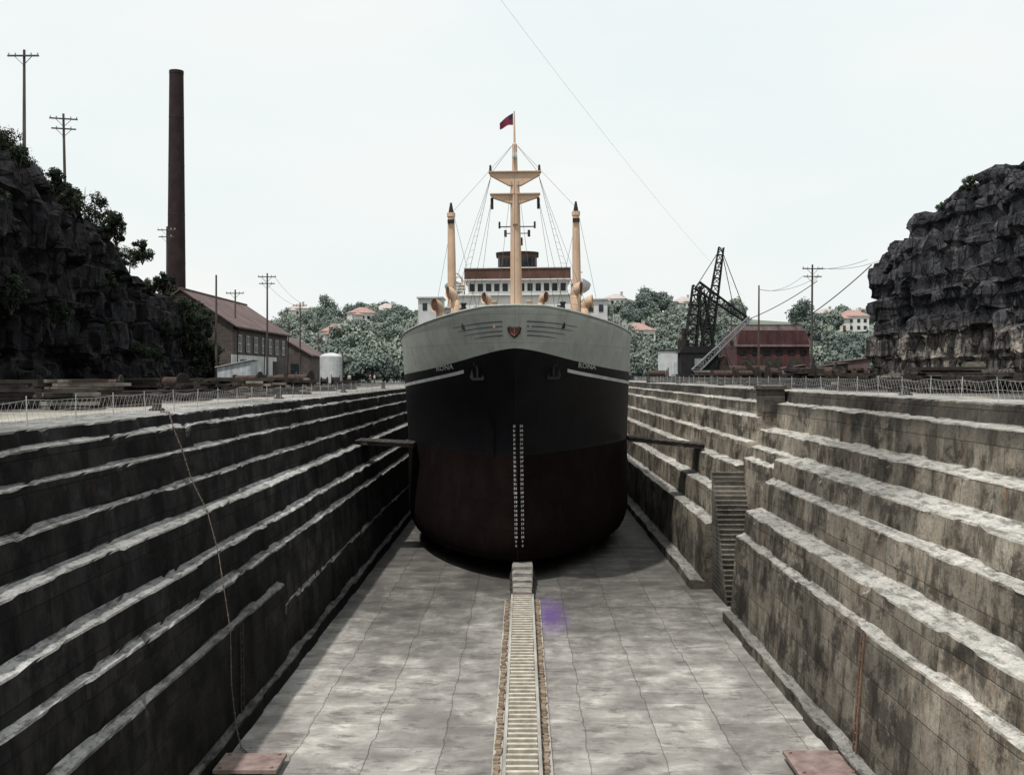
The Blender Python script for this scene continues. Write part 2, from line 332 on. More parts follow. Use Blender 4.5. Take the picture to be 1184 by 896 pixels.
# ------------------------------------------------------------ dock walls
def dock_section(side,prof,y0,y1,mat,parent,dy=.4,seed=0):
    pts=[]; n=len(prof)
    for i in range(n-1):
        a=Vector(prof[i]);b=Vector(prof[i+1]); L=(b-a).length; k=max(1,int(L/.3))
        t0=.04/L if i>0 else 0; t1=1-.04/L if i<n-2 else 1
        for j in range(k+1):
            t=t0+(t1-t0)*j/k; p=a.lerp(b,t); pts.append((p.x,p.y,i,(j==0 and i>0) or (j==k and i<n-2)))
    ny=int((y1-y0)/dy); mb=MB(); vs=[]
    for j in range(ny+1):
        y=y0+(y1-y0)*j/ny
        for (x,z,t,c) in pts:
            blk=math.floor((y+t*0.77)/2.4)
            o=noise.cell(Vector((blk*1.37+.5,(t//2)*3.1+.5,seed+.5)))-.5
            nn=noise.noise(Vector((y*.6,x*1.3+seed,z*1.3))); n2=noise.noise(Vector((y*2.4,x*2,z*2+9)))
            dx=.05*o+.01*nn; dz=.03*o+.006*nn
            if c and n2>.30: dx+=.25*(n2-.30); dz-=.3*(n2-.30)
            if t==0: dz*=.3; dx=dx if x<prof[0][0]-.1 else 0
            vs.append((side*(x+dx),y,z+dz))
    m=len(pts); fs=[]
    for j in range(ny):
        for i in range(m-1):
            q=(j*m+i,j*m+i+1,(j+1)*m+i+1,(j+1)*m+i)
            fs.append(q if side>0 else q[::-1])
    mb.add(vs,fs)
    bx=side*prof[0][0]
    for j in (0,ny):
        y=y0+(y1-y0)*j/ny; ring=[vs[j*m+i] for i in range(m)]+[(bx,y,-.1)]
        if j==0: mb.add(ring,[tuple(range(len(ring)))])
        else: mb.add(ring,[tuple(range(len(ring)))[::-1]])
    return mb.obj('wall_section',mat,parent,off=parent.location)
LW=root('dock_wall',(-13.8,90,0),'shade-darkened stepped stone side wall with dusty ledges','wall')
pl=[(16.8,GL),(13.8,GL),(13.7,11.35),(13.5,11.3),(13.4,10.45),(13.1,10.4),(13.0,9.3),(12.7,9.25),(12.6,8.2),(12.0,8.12),(11.85,6.75),(11.4,6.67),(11.3,5.65),(11.0,5.55)]
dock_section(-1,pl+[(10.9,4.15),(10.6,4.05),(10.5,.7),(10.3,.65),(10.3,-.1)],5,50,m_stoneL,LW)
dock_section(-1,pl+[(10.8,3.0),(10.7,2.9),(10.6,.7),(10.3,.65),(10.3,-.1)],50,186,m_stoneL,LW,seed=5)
RW=root('dock_wall',(16,90,0),'pale weathered stepped stone side wall with recessed stairway','wall')
up=[(19.5,GR),(16.4,GR),(16.3,11.65),(15.7,11.57),(15.6,10.1),(14.75,9.95),(14.65,9.0)]
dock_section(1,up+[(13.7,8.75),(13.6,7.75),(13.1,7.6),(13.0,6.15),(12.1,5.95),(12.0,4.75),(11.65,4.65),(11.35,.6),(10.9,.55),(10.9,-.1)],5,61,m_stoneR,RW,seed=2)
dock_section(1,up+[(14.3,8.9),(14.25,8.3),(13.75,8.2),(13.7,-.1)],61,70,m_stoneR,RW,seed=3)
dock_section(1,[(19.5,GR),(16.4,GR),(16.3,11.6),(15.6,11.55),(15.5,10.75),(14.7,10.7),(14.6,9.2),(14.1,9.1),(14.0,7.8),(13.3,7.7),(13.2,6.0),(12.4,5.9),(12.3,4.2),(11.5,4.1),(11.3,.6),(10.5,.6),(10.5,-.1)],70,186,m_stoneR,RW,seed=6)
mb=MB(); mb.box((15.55,70.5,10.7),(1.2,2.6,3.5)); mb.box((15.55,70.5,12.55),(1.45,2.9,.24)); mb.obj('pier',m_stoneR,RW,off=RW.location)
mb=MB(); n_=27
for i in range(n_):
    z=.27*(i+1); y=64.8+i*.19
    mb.box((12.75,(y+70.1)/2,z-.15),(1.9,70.1-y,.24)); mb.box((12.75,y-.03,z-.01),(1.92,.1,.07))
mb.obj('stairway',m_pale,RW,off=RW.location)
mb=MB(); mb.box((1.0,187.5,5.9),(40,3,11.74)); mb.box((1.0,187.2,8.6),(34,4,.4)); 
tag(mb.obj('dock_head_wall',m_stoneR,off=(1,187.5,0)),'pale stone end wall closing the dry dock','wall')
sq=[(-14.3,GL+.06),(-13.75,GL+.05),(-13.45,11.3),(-13.05,10.45),(-12.65,9.3),(-11.95,8.17),(-11.35,6.72),(-10.95,5.6),(-10.55,4.1),(-10.45,2.2),(-10.25,.70),(-10.0,.08),(-9.6,.06)]
pts=[Vector((x,44.5-5.3*i/12-.35*math.sin(i),z)) for i,(x,z) in enumerate(sq)]
mb=MB(); mb.tube(pts,.02,5)
for i in range(len(pts)-1):
    a=pts[i];b=pts[i+1]
    for j in range(3): p=a.lerp(b,j/3); mb.cyl(p-Vector((0,.05,0)),p+Vector((0,.05,0)),.035,.035,5)
tag(mb.obj('mooring_rope',m_rope,off=pts[0]),'thin rope hanging down over the dark dock steps','rope')
def ladder(p0,p1,w,mat,label):
    p0=Vector(p0);p1=Vector(p1); mb=MB(); d=Vector((0,w/2,0))
    r=root('iron_ladder',p0,label,'ladder','iron ladders on the dock walls'); n=int((p1-p0).length/.3)
    for s in (-1,1): mb=MB(); mb.cyl(p0+d*s,p1+d*s,.035,n=6); mb.obj('side_rail',mat,r,off=p0)
    for i in range(1,n):
        p=p0.lerp(p1,i/n); q=MB(); q.cyl(p-d,p+d,.022,n=5); q.obj('rung',mat,r,off=p0)
ladder((11.22,38.0,.6),(11.52,38.0,4.6),.3,m_rust,'rusty iron ladder fixed to pale stone wall')
ladder((-10.45,42.0,.75),(-10.5,42.0,4.0),.4,m_dark,'dark iron ladder fixed to shaded stone wall')
for x0,x1,y0,y1,z in ((-10.2,-8.1,37.0,38.7,.32),(9.0,11.0,36.4,38.9,.34)):
    c=Vector(((x0+x1)/2,(y0+y1)/2,0)); mb=MB(); mb.box((0,0,z-.06),(x1-x0,y1-y0,.12)); 
    for sx in (-.35,.35): mb.box((sx*(x1-x0),0,(z-.12)/2),(.35,(y1-y0)*.85,z-.12))
    for sx in (-.4,.4):
        for sy in (-.38,.38): mb.cyl((sx*(x1-x0),sy*(y1-y0),z),(sx*(x1-x0),sy*(y1-y0),z+.06),.06,n=6)
    tag(mb.obj('bilge_block',m_plate,loc=c),'dusty pink-brown capped block standing on the dock floor','dock block','blocks on the dock floor')
# ------------------------------------------------------------ keel track
mb=MB()
for s in (-1,1):
    mb.box((s*.60,51,.32),(.12,30,.34)); mb.box((s*.86,51,.06),(.34,30,.12))
tag(mb.obj('keel_track',m_track,off=(0,51,0)),'long timber rails carrying the line of keel blocks','dock track')
mb=MB()
for s in (-1,1):
    y=36
    while y<66:
        l=U(.16,.26); mb.box((s*U(.80,.90),y,.14+U(0,.02)),(U(.16,.22),l,U(.07,.11)),int(R()*3),Matrix.Rotation(U(-.12,.12),3,'Z')); y+=l*U(.85,1.0)
o=mb.obj('packing_rubble',[M('brown_chips',(.13,.095,.065),(.22,.16,.11),4),M('tan_chips',(.18,.14,.10),(.29,.23,.165),4),M('umber_chips',(.09,.065,.045),(.17,.12,.085),3)],off=(0,51,0)); tag(o,'brown packing chips along the keel track','rubble'); o['kind']='stuff'
kb=root('keel_block',(0,36.4,0),'grey timber keel block lying across the track','keel block','keel blocks along the dock centreline')
mb=MB(); mb.box((0,0,.2),(1.05,.3,.36)); mb.obj('body',m_timberD,kb)
mb=MB(); mb.box((0,0,.44),(1.06,.2,.12)); mb.obj('cap',m_slat,kb)
y=36.9
while y<65.5: copy_thing(kb,(U(-.02,.02),y,0),U(-.03,.03)); y+=.56
big=root('keel_block',(0,71.5,0),'tall grey timber keel block under the ship bow','keel block','keel blocks along the dock centreline')
mb=MB(); mb.box((0,0,.25),(1.6,1.2,.5)); mb.box((0,0,.66),(1.4,1.15,.3)); mb.obj('body',m_timberD,big)
mb=MB(); mb.box((0,0,1.0),(1.3,1.2,.36)); mb.box((0,0,1.22),(1.2,1.22,.06)); mb.obj('cap',m_capT,big)
for i in range(1,18): copy_thing(big,(0,71.5+i*1.35,0),U(-.02,.02))
for i,s_ in enumerate((.55,.6,.7,.85)): copy_thing(big,(0,66.1+i*1.35,0),U(-.02,.02),(.85+.04*i,1.,s_))
sh=root('bilge_block',(-5,86,0),'stacked timber block supporting the ship bilge','dock block','timber blocks under the hull')
mb=MB(); mb.box((0,0,.3),(1.8,1.1,.55)); mb.box((0,0,.85),(1.5,1,.5)); mb.box((0,0,1.15),(1.3,.9,.16)); mb.obj('timber',m_timberD,sh)
for i in range(6):
    for s in (-1,1):
        if i or s>0: copy_thing(sh,(s*(4.6+.2*i),86+i*5,0))

# ------------------------------------------------------------ SHIP
SO=Vector((0,72,1.3))
ship=root('cargo_ship',(-.3,72,1.3),'black-hulled cargo ship with grey bow and buff masts','ship',rot=(0,-.011,0))
def ystem(z):
    y=72.0-.1*(z-1.3)
    if z<3.0: y+=.2*(3.0-z)**2
    if z>8: y-=3.4*((z-8)/9.7)**1.3
    return y
def hb(y,z):
    d=y-ystem(z)
    if d<=0: return 0
    t=min(d/(23.),1); p=.56+.29*math.exp(-((z-9)/5)**2)
    S=math.sin(t*math.pi/2)**p; u=min(max((z-1.3)/2.2,0),1); B=.92+.08*math.sqrt(max(0,1-(1-u)**2))
    e=1 if y<145 else math.cos(min(1,(y-145)/32)*math.pi/2*.93)**.6
    return 9.05*S*B*e
def yproj(x,z):
    a=ystem(z);b=a+24
    for _ in range(30):
        m=(a+b)/2
        if hb(m,z)<abs(x): a=m
        else: b=m
    return a
def zband(y): d=max(y-68,0); return 15.05-1.7*(1-math.exp(-d/7))
def ztop(y):
    d=max(y-68,0); z=17.45-1.8*(1-math.exp(-d/17))
    if y>101: z-=min(1,(y-101)/2)*.7
    return z
NR=24; ns=46
def zrow(j,y):
    if j<=9: return 1.3+6.9*(j/9)**1.7
    if j<=16: return 8.2+(zband(y)-8.2)*(j-9)/7
    return zband(y)+(ztop(y)-zband(y))*(j-16)/8
rows=[]
for j in range(NR+1):
    row=[]
    for i in range(ns+1):
        t=(i/ns)**2.6; z=zrow(j,68+t*109)
        for _ in range(3):
            y=ystem(z)+(177-ystem(z))*t; z=zrow(j,y)
        row.append((hb(y,z) if i else 0.,y,z))
    rows.append(row)
mb=MB(); W=ns+1; tot=len(rows)*W
for s in (-1,1):
    mb.v+=[(s*x,y,z) for row in rows for (x,y,z) in row]; base=0 if s<0 else tot
    for j in range(NR):
        for i in range(ns):
            q=(j*W+i,j*W+i+1,(j+1)*W+i+1,(j+1)*W+i); q=q if s>0 else q[::-1]
            mb.f.append(tuple(a+base for a in q)); mb.mi.append(0 if j<9 else (1 if j<16 else 2))
for i in range(ns):
    mb.f.append((i,i+1,tot+i+1,tot+i)); mb.mi.append(0)
hull=mb.obj('hull',[m_hullR,m_hullB,m_hullG],ship,off=SO,smooth=True)
mo=hull.modifiers.new('thick','SOLIDIFY'); mo.thickness=.06; mo.offset=-1
mb=MB(); dk=[(hb(y,ztop(y)-1.1)-.08,y,ztop(y)-1.1) for y in [70+i*2.2 for i in range(49)]]
vs=[]
for b,y,z in dk: vs+=[(-max(b,.05),y,z),(max(b,.05),y,z)]
mb.add(vs,[(2*i,2*i+1,2*i+3,2*i+2) for i in range(len(dk)-1)]); mb.obj('deck',m_timber,ship,off=SO)
mb=MB(); top=rows[NR]
for s in (-1,1): mb.tube([Vector((s*x,y-.02,z+.04)) for x,y,z in top[:38]],.07,6)
mb.obj('capping_rail',m_hullG,ship,off=SO)
def onhull(x,z,o=.03): 
    y=yproj(x,z); return (x,y-o,z)
def patch(name,poly_fn,nu,nv,mat,o=.035):
    mb=MB(); vs=[onhull(*poly_fn(i/nu,j/nv),o) for j in range(nv+1) for i in range(nu+1)]
    mb.add(vs,[(j*(nu+1)+i,j*(nu+1)+i+1,(j+1)*(nu+1)+i+1,(j+1)*(nu+1)+i) for j in range(nv) for i in range(nu)])
    return mb.obj(name,mat,ship,off=SO)
for s in (-1,1):
    patch('white_stripe',lambda u,v:(s*(3.35+5.45*u),13.60-.95*u**.9-.13+.22*v),24,1,m_dirtywhite,.06)
    for kk,(l,zz) in enumerate(((3.2,16.50),(2.9,16.22),(2.4,15.94),(1.8,15.68))):
        patch('scroll_line',lambda u,v:(s*(.75+l*u),zz-.06*u*u*l+.07*v*(1-u*.6)),10,1,m_scroll,.05)
def shield(name,sc,mat,o):
    mb=MB()
    prof=[(-.5,.55),(.5,.55),(.5,.05),(.42,-.25),(.22,-.48),(0,-.62),(-.22,-.48),(-.42,-.25),(-.5,.05)]
    c=16.05; y=ystem(16.1)-o
    mb.prism([(-.02+sc*a,y+abs(a)*.25,c+sc*b) for a,b in prof],(0,.15,0)); mb.obj(name,mat,ship,off=SO)
shield('crest',.85,m_black,.10); shield('crest_field',.66,m_crest,.16)
mb=MB(); y=ystem(16.1)-.2; mb.box((-.02,y,16.18),(.30,.04,.04)); mb.box((-.02,y-.03,16.05),(.04,.04,.4)); mb.obj('crest_cross',m_rust,ship,off=SO)
mb=MB(); mb.tube([Vector((0,ystem(z)-.01,z)) for z in [1.4+.4*i for i in range(34)]],.07,6,0); mb.obj('stem_bar',m_hullB,ship,off=SO)
def hull_text(name,txt,x,z,size,mat,tilt=0,bold=.02):
    cu=bpy.data.curves.new(name,'FONT'); cu.body=txt; cu.size=size; cu.align_x='CENTER'; cu.align_y='CENTER'; cu.resolution_u=2; cu.offset=bold*size/.4
    t=bpy.data.objects.new(name,cu); COL.objects.link(t)
    dg=bpy.context.evaluated_depsgraph_get(); me=bpy.data.meshes.new_from_object(t.evaluated_get(dg))
    bpy.data.objects.remove(t)
    for v in me.vertices:
        X=x+v.co.x; Z=z+v.co.y+tilt*v.co.x
        p=onhull(X if abs(X)>.05 else .05,Z,.09); v.co=(X,p[1]-SO.y,Z-SO.z)
    me.materials.append(mat); o=bpy.data.objects.new(name,me); COL.objects.link(o); o.parent=ship; return o
hull_text('ship_name','RONA',-4.75,13.84,.46,m_mark,.10,.008)
hull_text('ship_name','RONA',4.75,13.84,.46,m_mark,-.10,.008)
z=2.4
for i in range(28):
    for s in (-1,1): hull_text('draft_mark',str(8+i),.12+s*.21,z,.21,m_mark)
    z+=.285
for s in (-1,1):
    x=s*2.4; zc=13.55; y=yproj(x,zc)-.10; mb=MB()
    mb.cyl((x,y-.06,zc+.5),(x,y+.6,zc+.7),.28,.28,14); mb.obj('hawse_pipe',m_black,ship,off=SO)
    mb=MB(); mb.cyl((x,y-.10,zc+.5),(x,y-.04,zc-.4),.09,.07,8); mb.beam((x-.38,y-.06,zc-.45),(x+.38,y-.06,zc-.45),.2,.16)
    for q in (-1,1): mb.prism([(x+q*.34,y-.14,zc-.52),(x+q*.5,y-.14,zc-.35),(x+q*.36,y-.14,zc+.15),(x+q*.26,y-.14,zc-.35)],(0,.12,0))
    mb.obj('anchor',m_black,ship,off=SO)
MY=92.
def mast(name,x,y,segs,mat):
    mb=MB()
    for (z0,r0),(z1,r1) in zip(segs[:-1],segs[1:]): mb.cyl((x,y,z0),(x,y,z1),r0,r1,14)
    return mb.obj(name,mat,ship,off=SO)
mast('foremast',0,MY,[(15.5,.52),(22,.46),(29.4,.36),(29.45,.24),(32.2,.2),(32.3,.09),(34.9,.05)],m_tan)
def crosstree(z,wd,dp):
    mb=MB(); mb.prism([(-wd/2,MY-.35,z+.1),(wd/2,MY-.35,z+.1),(wd/2,MY-.35,z-.1),(wd*.12,MY-.35,z-dp),(-wd*.12,MY-.35,z-dp),(-wd/2,MY-.35,z-.1)],(0,.7,0))
    mb.box((0,MY,z+.14),(wd+.2,1.1,.08))
    mb.obj('crosstree',m_tan,ship,off=SO)
crosstree(29.75,4.1,.95); crosstree(27.95,3.9,.6)
mb=MB(); mb.box((0,MY-.5,31.2),(.42,.35,.4)); mb.cyl((0,MY-.7,31.2),(0,MY-.5,31.2),.14,.14,8); mb.obj('mast_lamp',m_dirtywhite,ship,off=SO)
mb=MB(); mb.cyl((0,MY-.4,25.6),(0,MY-.4,28.0),.24,.24,8); mb.obj('topmast_heel',m_tan,ship,off=SO)
for s in (-1,1):
    mb=MB(); mb.cyl((s*2,MY,29.85),(s*2,MY,30.5),.13,.08,8); mb.obj('rigging_block',m_dark,ship,off=SO)
    mb=MB(); mb.cyl((s*1.9,MY,26.9),(s*1.9,MY,27.8),.12,.12,6); mb.obj('rigging_block',m_dark,ship,off=SO)
mb=MB(); vs=[]; n=10
for i in range(n+1):
    for j in range(5): 
        t=i/n; vs.append((-.1-1.1*t,MY+.12*math.sin(t*7+j*.4),34.75-.24*j*(1-.45*t)-.75*t+.06*math.sin(5*t)))
mb.add(vs,[(i*5+j,i*5+j+1,(i+1)*5+j+1,(i+1)*5+j) for i in range(n) for j in range(4)]); 
mb.mi=[1 if (f%4<2 and f//4<3) else 0 for f in range(len(mb.f))]
mb.obj('flag',[m_redflag,m_navy],ship,off=SO)
for x in (-5.75,5.35):
    mast('king_post',x,100,[(15.5,.42),(24,.36),(27.4,.3),(27.45,.37),(27.8,.37)],m_tan)
    mb=MB(); mb.cyl((x,100,27.8),(x,100,28.7),.24,.08,8); mb.box((x,99.7,27.0),(.6,.4,.3)); mb.obj('post_cap',m_dark,ship,off=SO)
def shroud(a,b,r=.016,nm='shroud'):
    mb=MB(); mb.cyl(a,b,r,r,4,0,False); mb.obj(nm,m_wire,ship,off=SO)
for s in (-1,1):
    for q in range(3): shroud((s*1.95,MY,29.6),(s*(5.2+.9*q),MY+1+q*1.6,16.3))
    for q in range(2): shroud((s*1.9,MY,27.8),(s*(3.6+1.1*q),MY+3+q*2,16.3))
    shroud((s*.3,MY,32),(s*5.5,100,28)); shroud((s*5.5,100,28),(s*8.2,104,16)); shroud((s*5.5,100,27.6),(s*3.2,108,17))
    shroud((s*.1,MY,32.2),(s*1.9,MY,29.9)); shroud((s*.25,MY,29.3),(s*1.2,72,17.4),.013)
shroud((0,MY,32.2),(0,69,17.4)); shroud((0,MY,32.2),(0,130,33),.013,'aerial_wire')
for s in (-1,1):
    for i in range(20):
        t=i/20; a=Vector((s*1.95,MY,29.6)).lerp(Vector((s*5.2,MY+1,16.3)),1-t*.85); b=Vector((s*1.95,MY,29.6)).lerp(Vector((s*6.1,MY+2.6,16.3)),1-t*.85); mb=MB(); mb.cyl(a,b,.010,.010,4); mb.obj('ratline',m_wire,ship,off=SO)
BY=128.
mb=MB(); mb.box((0,BY+6,18.6),(14.2,12,7.6)); mb.box((0,BY+5.9,22.5),(14.8,12.6,.2)); mb.obj('deckhouse',m_white,ship,off=SO)
mb=MB(); mb.box((0,BY+5,23.3),(11.4,9,1.6)); mb.box((0,BY+5,24.15),(12.2,9.6,.12)); mb.obj('bridge_house',m_white,ship,off=SO)
mb=MB(); mb.box((0,BY-.1,24.85),(12.0,.12,1.25)); mb.box((-6,BY+2,24.85),(.12,4,1.25)); mb.box((6,BY+2,24.85),(.12,4,1.25)); mb.obj('bridge_wing_screen',m_brown,ship,off=SO)
mb=MB(); mb.box((0,BY-.15,25.53),(12.2,.28,.1)); mb.box((0,BY-.2,24.2),(12.2,.2,.12)); mb.obj('screen_rail',m_white,ship,off=SO)
prof=[(2.3*math.sin(a),-1.6*math.cos(a)) for a in [math.radians(-80+16*i) for i in range(11)]]
ring=[(x,BY+3+y,24.3) for x,y in prof]+[(2.3,BY+7,24.3),(-2.3,BY+7,24.3)]
mb=MB(); mb.prism(ring,(0,0,3.1)); mb.obj('wheelhouse',m_brown,ship,off=SO)
mb=MB(); mb.prism([(x*1.1,BY+3+(y-BY-3)*1.1,27.4) for x,y,z in ring],(0,0,.18)); mb.obj('wheelhouse_roof',m_dark,ship,off=SO)
wm=MB(); wm.box((0,0,0),(.40,.06,.62)); wmesh=wm.mesh('window',[m_glass])
def window(x,y,z,rz=0,sc=(1,1,1)):
    o=bpy.data.objects.new('window',wmesh); COL.objects.link(o); o.parent=ship; o.location=Vector((x,y,z))-SO; o.rotation_euler=(0,0,rz); o.scale=sc
for i in range(9):
    a=math.radians(-64+16*i); window(2.33*math.sin(a),BY+3-1.66*math.cos(a),26.45,a,(1.3,1,1.5))
for i in range(12): window(-5.2+i*.945,BY+.48,23.35,0,(1.5,1,1.4))
for i in range(9): window(-6.3+i*1.57,BY-.02,20.9,0,(1.1,1,1.))
for i in range(8): window(-5.8+i*1.57,BY-.02,18.6,0,(1,1,.8))
mb=MB(); mb.cyl((0,BY+6,27.3),(0,BY+6,35),.16,.06,8); mb.box((0,BY+6,31),(4.4,.12,.12)); mb.box((0,BY+6,30.2),(3.0,.1,.1)); mb.box((0,BY+5.8,29.2),(1.3,.5,.9)); mb.cyl((0,BY+6,27.4),(0,BY+6,29.0),.5,.3,10)
for s in (-1,1): mb.cyl((s*2.1,BY+6,30.8),(s*2.1,BY+6,31.6),.12,.12,6); mb.cyl((s*1.4,BY+6,29.8),(s*1.4,BY+6,30.6),.16,.16,6)
mb.obj('signal_mast',m_dark,ship,off=SO)
mb=MB(); mb.cyl((0,BY+20,22),(0,BY+20,27.2),1.8,1.6,16); mb.obj('funnel',m_tan,ship,off=SO)
for s in (-1,1):
    mb=MB()
    for z in (22.95,23.3,23.65): mb.cyl((s*7.3,BY-.1,z),(s*7.3,BY+11,z),.03,n=4); mb.cyl((s*5.8,BY-.1,z),(s*7.3,BY-.1,z),.03,n=4)
    for i in range(5): mb.cyl((s*7.3,BY+i*2.6,22.6),(s*7.3,BY+i*2.6,23.7),.035,n=4)
    mb.obj('railing',m_white,ship,off=SO)
mb=MB(); mb.box((0,MY+1.5,17.2),(5.4,4.5,3.0)); mb.box((0,MY+1.5,18.75),(6,5,.14)); mb.obj('mast_house',m_white,ship,off=SO)
for x0,x1,zt in ((-8.7,-6.6,20.2),(-6.5,-4.6,19.3),(6.0,8.0,19.9),(3.6,5.2,19.0)):
    mb=MB(); mb.box(((x0+x1)/2,101,(15.6+zt)/2),(x1-x0,3.5,zt-15.6)); mb.box(((x0+x1)/2,101,zt+.05),(x1-x0+.25,3.9,.12))
    o=mb.obj('side_house',m_dirtywhite,ship,off=SO)
    for q in (.28,.72):
        wo=bpy.data.objects.new('window',wmesh); COL.objects.link(wo); wo.parent=o; wo.location=Vector((x0+(x1-x0)*q,99.23,zt-.75))-SO
for s in (-1,1):
    mb=MB(); ys=[78+1.9*i for i in range(13)]
    P3=[Vector((s*(hb(y,ztop(y))-.25),y,ztop(y))) for y in ys]
    for hgt in (.4,.75): mb.tube([p+Vector((0,0,hgt)) for p in P3],.015,4)
    for p in P3: mb.cyl(p,p+Vector((0,0,.78)),.022,.022,4)
    mb.obj('railing',m_dirtywhite,ship,off=SO)
def cowl(x,y,z0,z1,r,mat,face):
    mb=MB(); mb.cyl((x,y,z0),(x,y,z1-r),r*.6,r*.6,12)
    n=7; last=None; fd=Vector((math.sin(face),-math.cos(face),0)); sd=Vector((fd.y,-fd.x,0))
    for i in range(n):
        a=i/(n-1)*math.pi/2
        c=Vector((x,y,z1-r+r*1.0*math.sin(a)))+fd*(r*1.1*(1-math.cos(a))); rr=r*(.6+.4*(i/(n-1))**1.3)
        d=fd*math.sin(a)+Vector((0,0,math.cos(a))); e2=d.cross(sd)
        ring=[c+sd*(rr*math.cos(t*math.pi/6))+e2*(rr*math.sin(t*math.pi/6)) for t in range(12)]
        if last: mb.add(last+ring,[(t,(t+1)%12,12+(t+1)%12,12+t) for t in range(12)])
        last=ring
    o=mb.obj('cowl_vent',mat,ship,off=SO,smooth=True)
    mb=MB(); mb.add([v-fd*.1 for v in last],[tuple(range(12))]); m2=mb.obj('vent_mouth_shade',m_brown,o)  # brown disc paints the shade inside the cowl opening
    for v in m2.data.vertices: v.co-=SO
for x,y,z,f in ((-5.2,95,20.3,-1.2),(4.9,95,20.6,1.2),(-2.0,84,19.1,-1.0),(1.9,84,19.1,1.0),(-6.6,97,19.4,-.9),(5.9,97,19.6,1.4)): cowl(x,y,16,z,.58 if y>90 else .42,m_tan,f)
mb=MB(); mb.cyl((-1.8,76,17.0),(1.8,76,17.0),.45,.45,12)
for s in (-1,1): mb.cyl((s*1.9,76,17.0),(s*2.3,76,17.0),.65,.65,14); mb.box((s*1.1,76,16.6),(.3,1.2,1.2))
mb.obj('windlass',m_dark,ship,off=SO)
for x in (-1.2,.9,-3.2,3.0):
    mb=MB(); y=yproj(x,17.3)+.7; mb.cyl((x,y,16.2),(x,y,17.75),.14,.14,10); mb.cyl((x,y,17.75),(x,y,17.85),.2,.2,10); mb.obj('bollard',m_tan if abs(x)<2 else m_dark,ship,off=SO)
for s in (-1,1):
    mb=MB(); n=12; vs=[]
    for i in range(n+1):
        t=-1+2*i/n; b=1.15*(1-abs(t)**2.4)+.02
        for (u,h) in ((-1,1.),(-.85,.45),(-.45,.05),(0,-.05),(.45,.05),(.85,.45),(1,1.)):
            vs.append((s*7.4+u*b,132+t*3.6,22.9+h*1.1*(1-.25*(1-abs(t)))+.3*abs(t)**2))
    mb.add(vs,[(i*7+j,i*7+j+1,(i+1)*7+j+1,(i+1)*7+j) for i in range(n) for j in range(6)]); 
    mb.obj('lifeboat',m_white,ship,off=SO,smooth=True)
    for yy in (129.6,134.4): mb=MB(); mb.tube([Vector((s*6.4,yy,22.6)),Vector((s*6.4,yy,24.5)),Vector((s*6.9,yy,25.1)),Vector((s*7.5,yy,25.1))],.08,6); mb.obj('davit',m_tan,ship,off=SO)
def shore(a,b,lab):
    a=Vector(a);b=Vector(b); mb=MB(); mb.beam(a,b,.34,.26)
    for q in (1.3,2.6): mb.beam(a+Vector((0,q,0)),b+Vector((0,q,0)),.3,.24)
    for i in range(10): p=a.lerp(b,(i+.5)/10); mb.box(p+Vector((0,1.3,.17)),((b-a).length/10.6,3.2+U(-.2,.2),.06))
    tag(mb.obj('staging_platform',m_timberD,off=a),lab,'platform','timber staging beside the hull')
shore((-12.5,84,8.28),(-8.1,84,8.05),'dark timber staging running from hull to dock wall')
shore((8.0,84,8.5),(13.6,84,7.95),'dark timber staging running from hull to dock wall')

# ------------------------------------------------------------ cliffs
def cliff(path,tops,base,side,mat,back=45,step=.45,amp=1.,seed=0,slope=.12,warp=1.2,cs=(4,3.4,3.6),topset=1.2,NV=60,strat=0.):
    pts=[];hs=[]
    for (a,b),(h0,h1) in zip(zip(path[:-1],path[1:]),zip(tops[:-1],tops[1:])):
        a=Vector(a);b=Vector(b); n=max(1,int((b-a).length/step))
        for i in range(n): pts.append(a.lerp(b,i/n)); hs.append(h0+(h1-h0)*i/n)
    pts.append(Vector(path[-1])); hs.append(tops[-1])
    NB=12; mb=MB(); vs=[]
    for i,p in enumerate(pts):
        a=pts[max(0,i-3)];b=pts[min(len(pts)-1,i+3)]; t=(b-a).normalized(); nrm=Vector((t.y,-t.x))*side
        h=hs[i]-base+1.0*noise.fractal(Vector((p.y*.15,p.x*.15,seed)),1,2,4)+1.0*(noise.cell(Vector((p.x/4,p.y/3.3,seed+.5)))-.5)
        for j in range(NV+1):
            v=j/NV; z=base-.4+(h+.4)*v; q=Vector((p.x,p.y,z))
            wv=noise.noise_vector(q*.2)*warp; qq=q+wv
            d=1.5*amp*(noise.cell(Vector((qq.x/cs[0],qq.y/cs[1],qq.z/cs[2]+seed)))-.5)+.9*amp*(noise.cell(Vector((qq.x/1.5,qq.y/1.2,qq.z/2.2+seed)))-.5)+.4*amp*noise.fractal(q*.6,1,2,5)
            d+=strat*(noise.cell(Vector((seed+.5,.5,(z+.25*noise.noise(q*.15))/1.5)))-.5)
            back_=-(z-base)*slope-(topset*max(0,v-.8)/.2)
            off=nrm*(d+back_)
            vs.append((p.x+off.x,p.y+off.y,z+.15*noise.noise(q*.8)*min(1,v*5)))
        e=vs[-1]
        for j in range(1,NB+1):
            r=back*(j/NB)**1.6; q=Vector((e[0]-nrm.x*r,e[1]-nrm.y*r,0))
            vs.append((q.x,q.y,e[2]+r*.04+.8*noise.fractal(Vector((q.x*.2,q.y*.2,3)),1,2,4)))
    M_=NV+NB+1; fs=[]
    for i in range(len(pts)-1):
        for j in range(M_-1):
            fs.append((i*M_+j,(i+1)*M_+j,(i+1)*M_+j+1,i*M_+j+1))
    mb.add(vs,fs)
    return struct(mb.obj('cliff',mat)),pts,hs
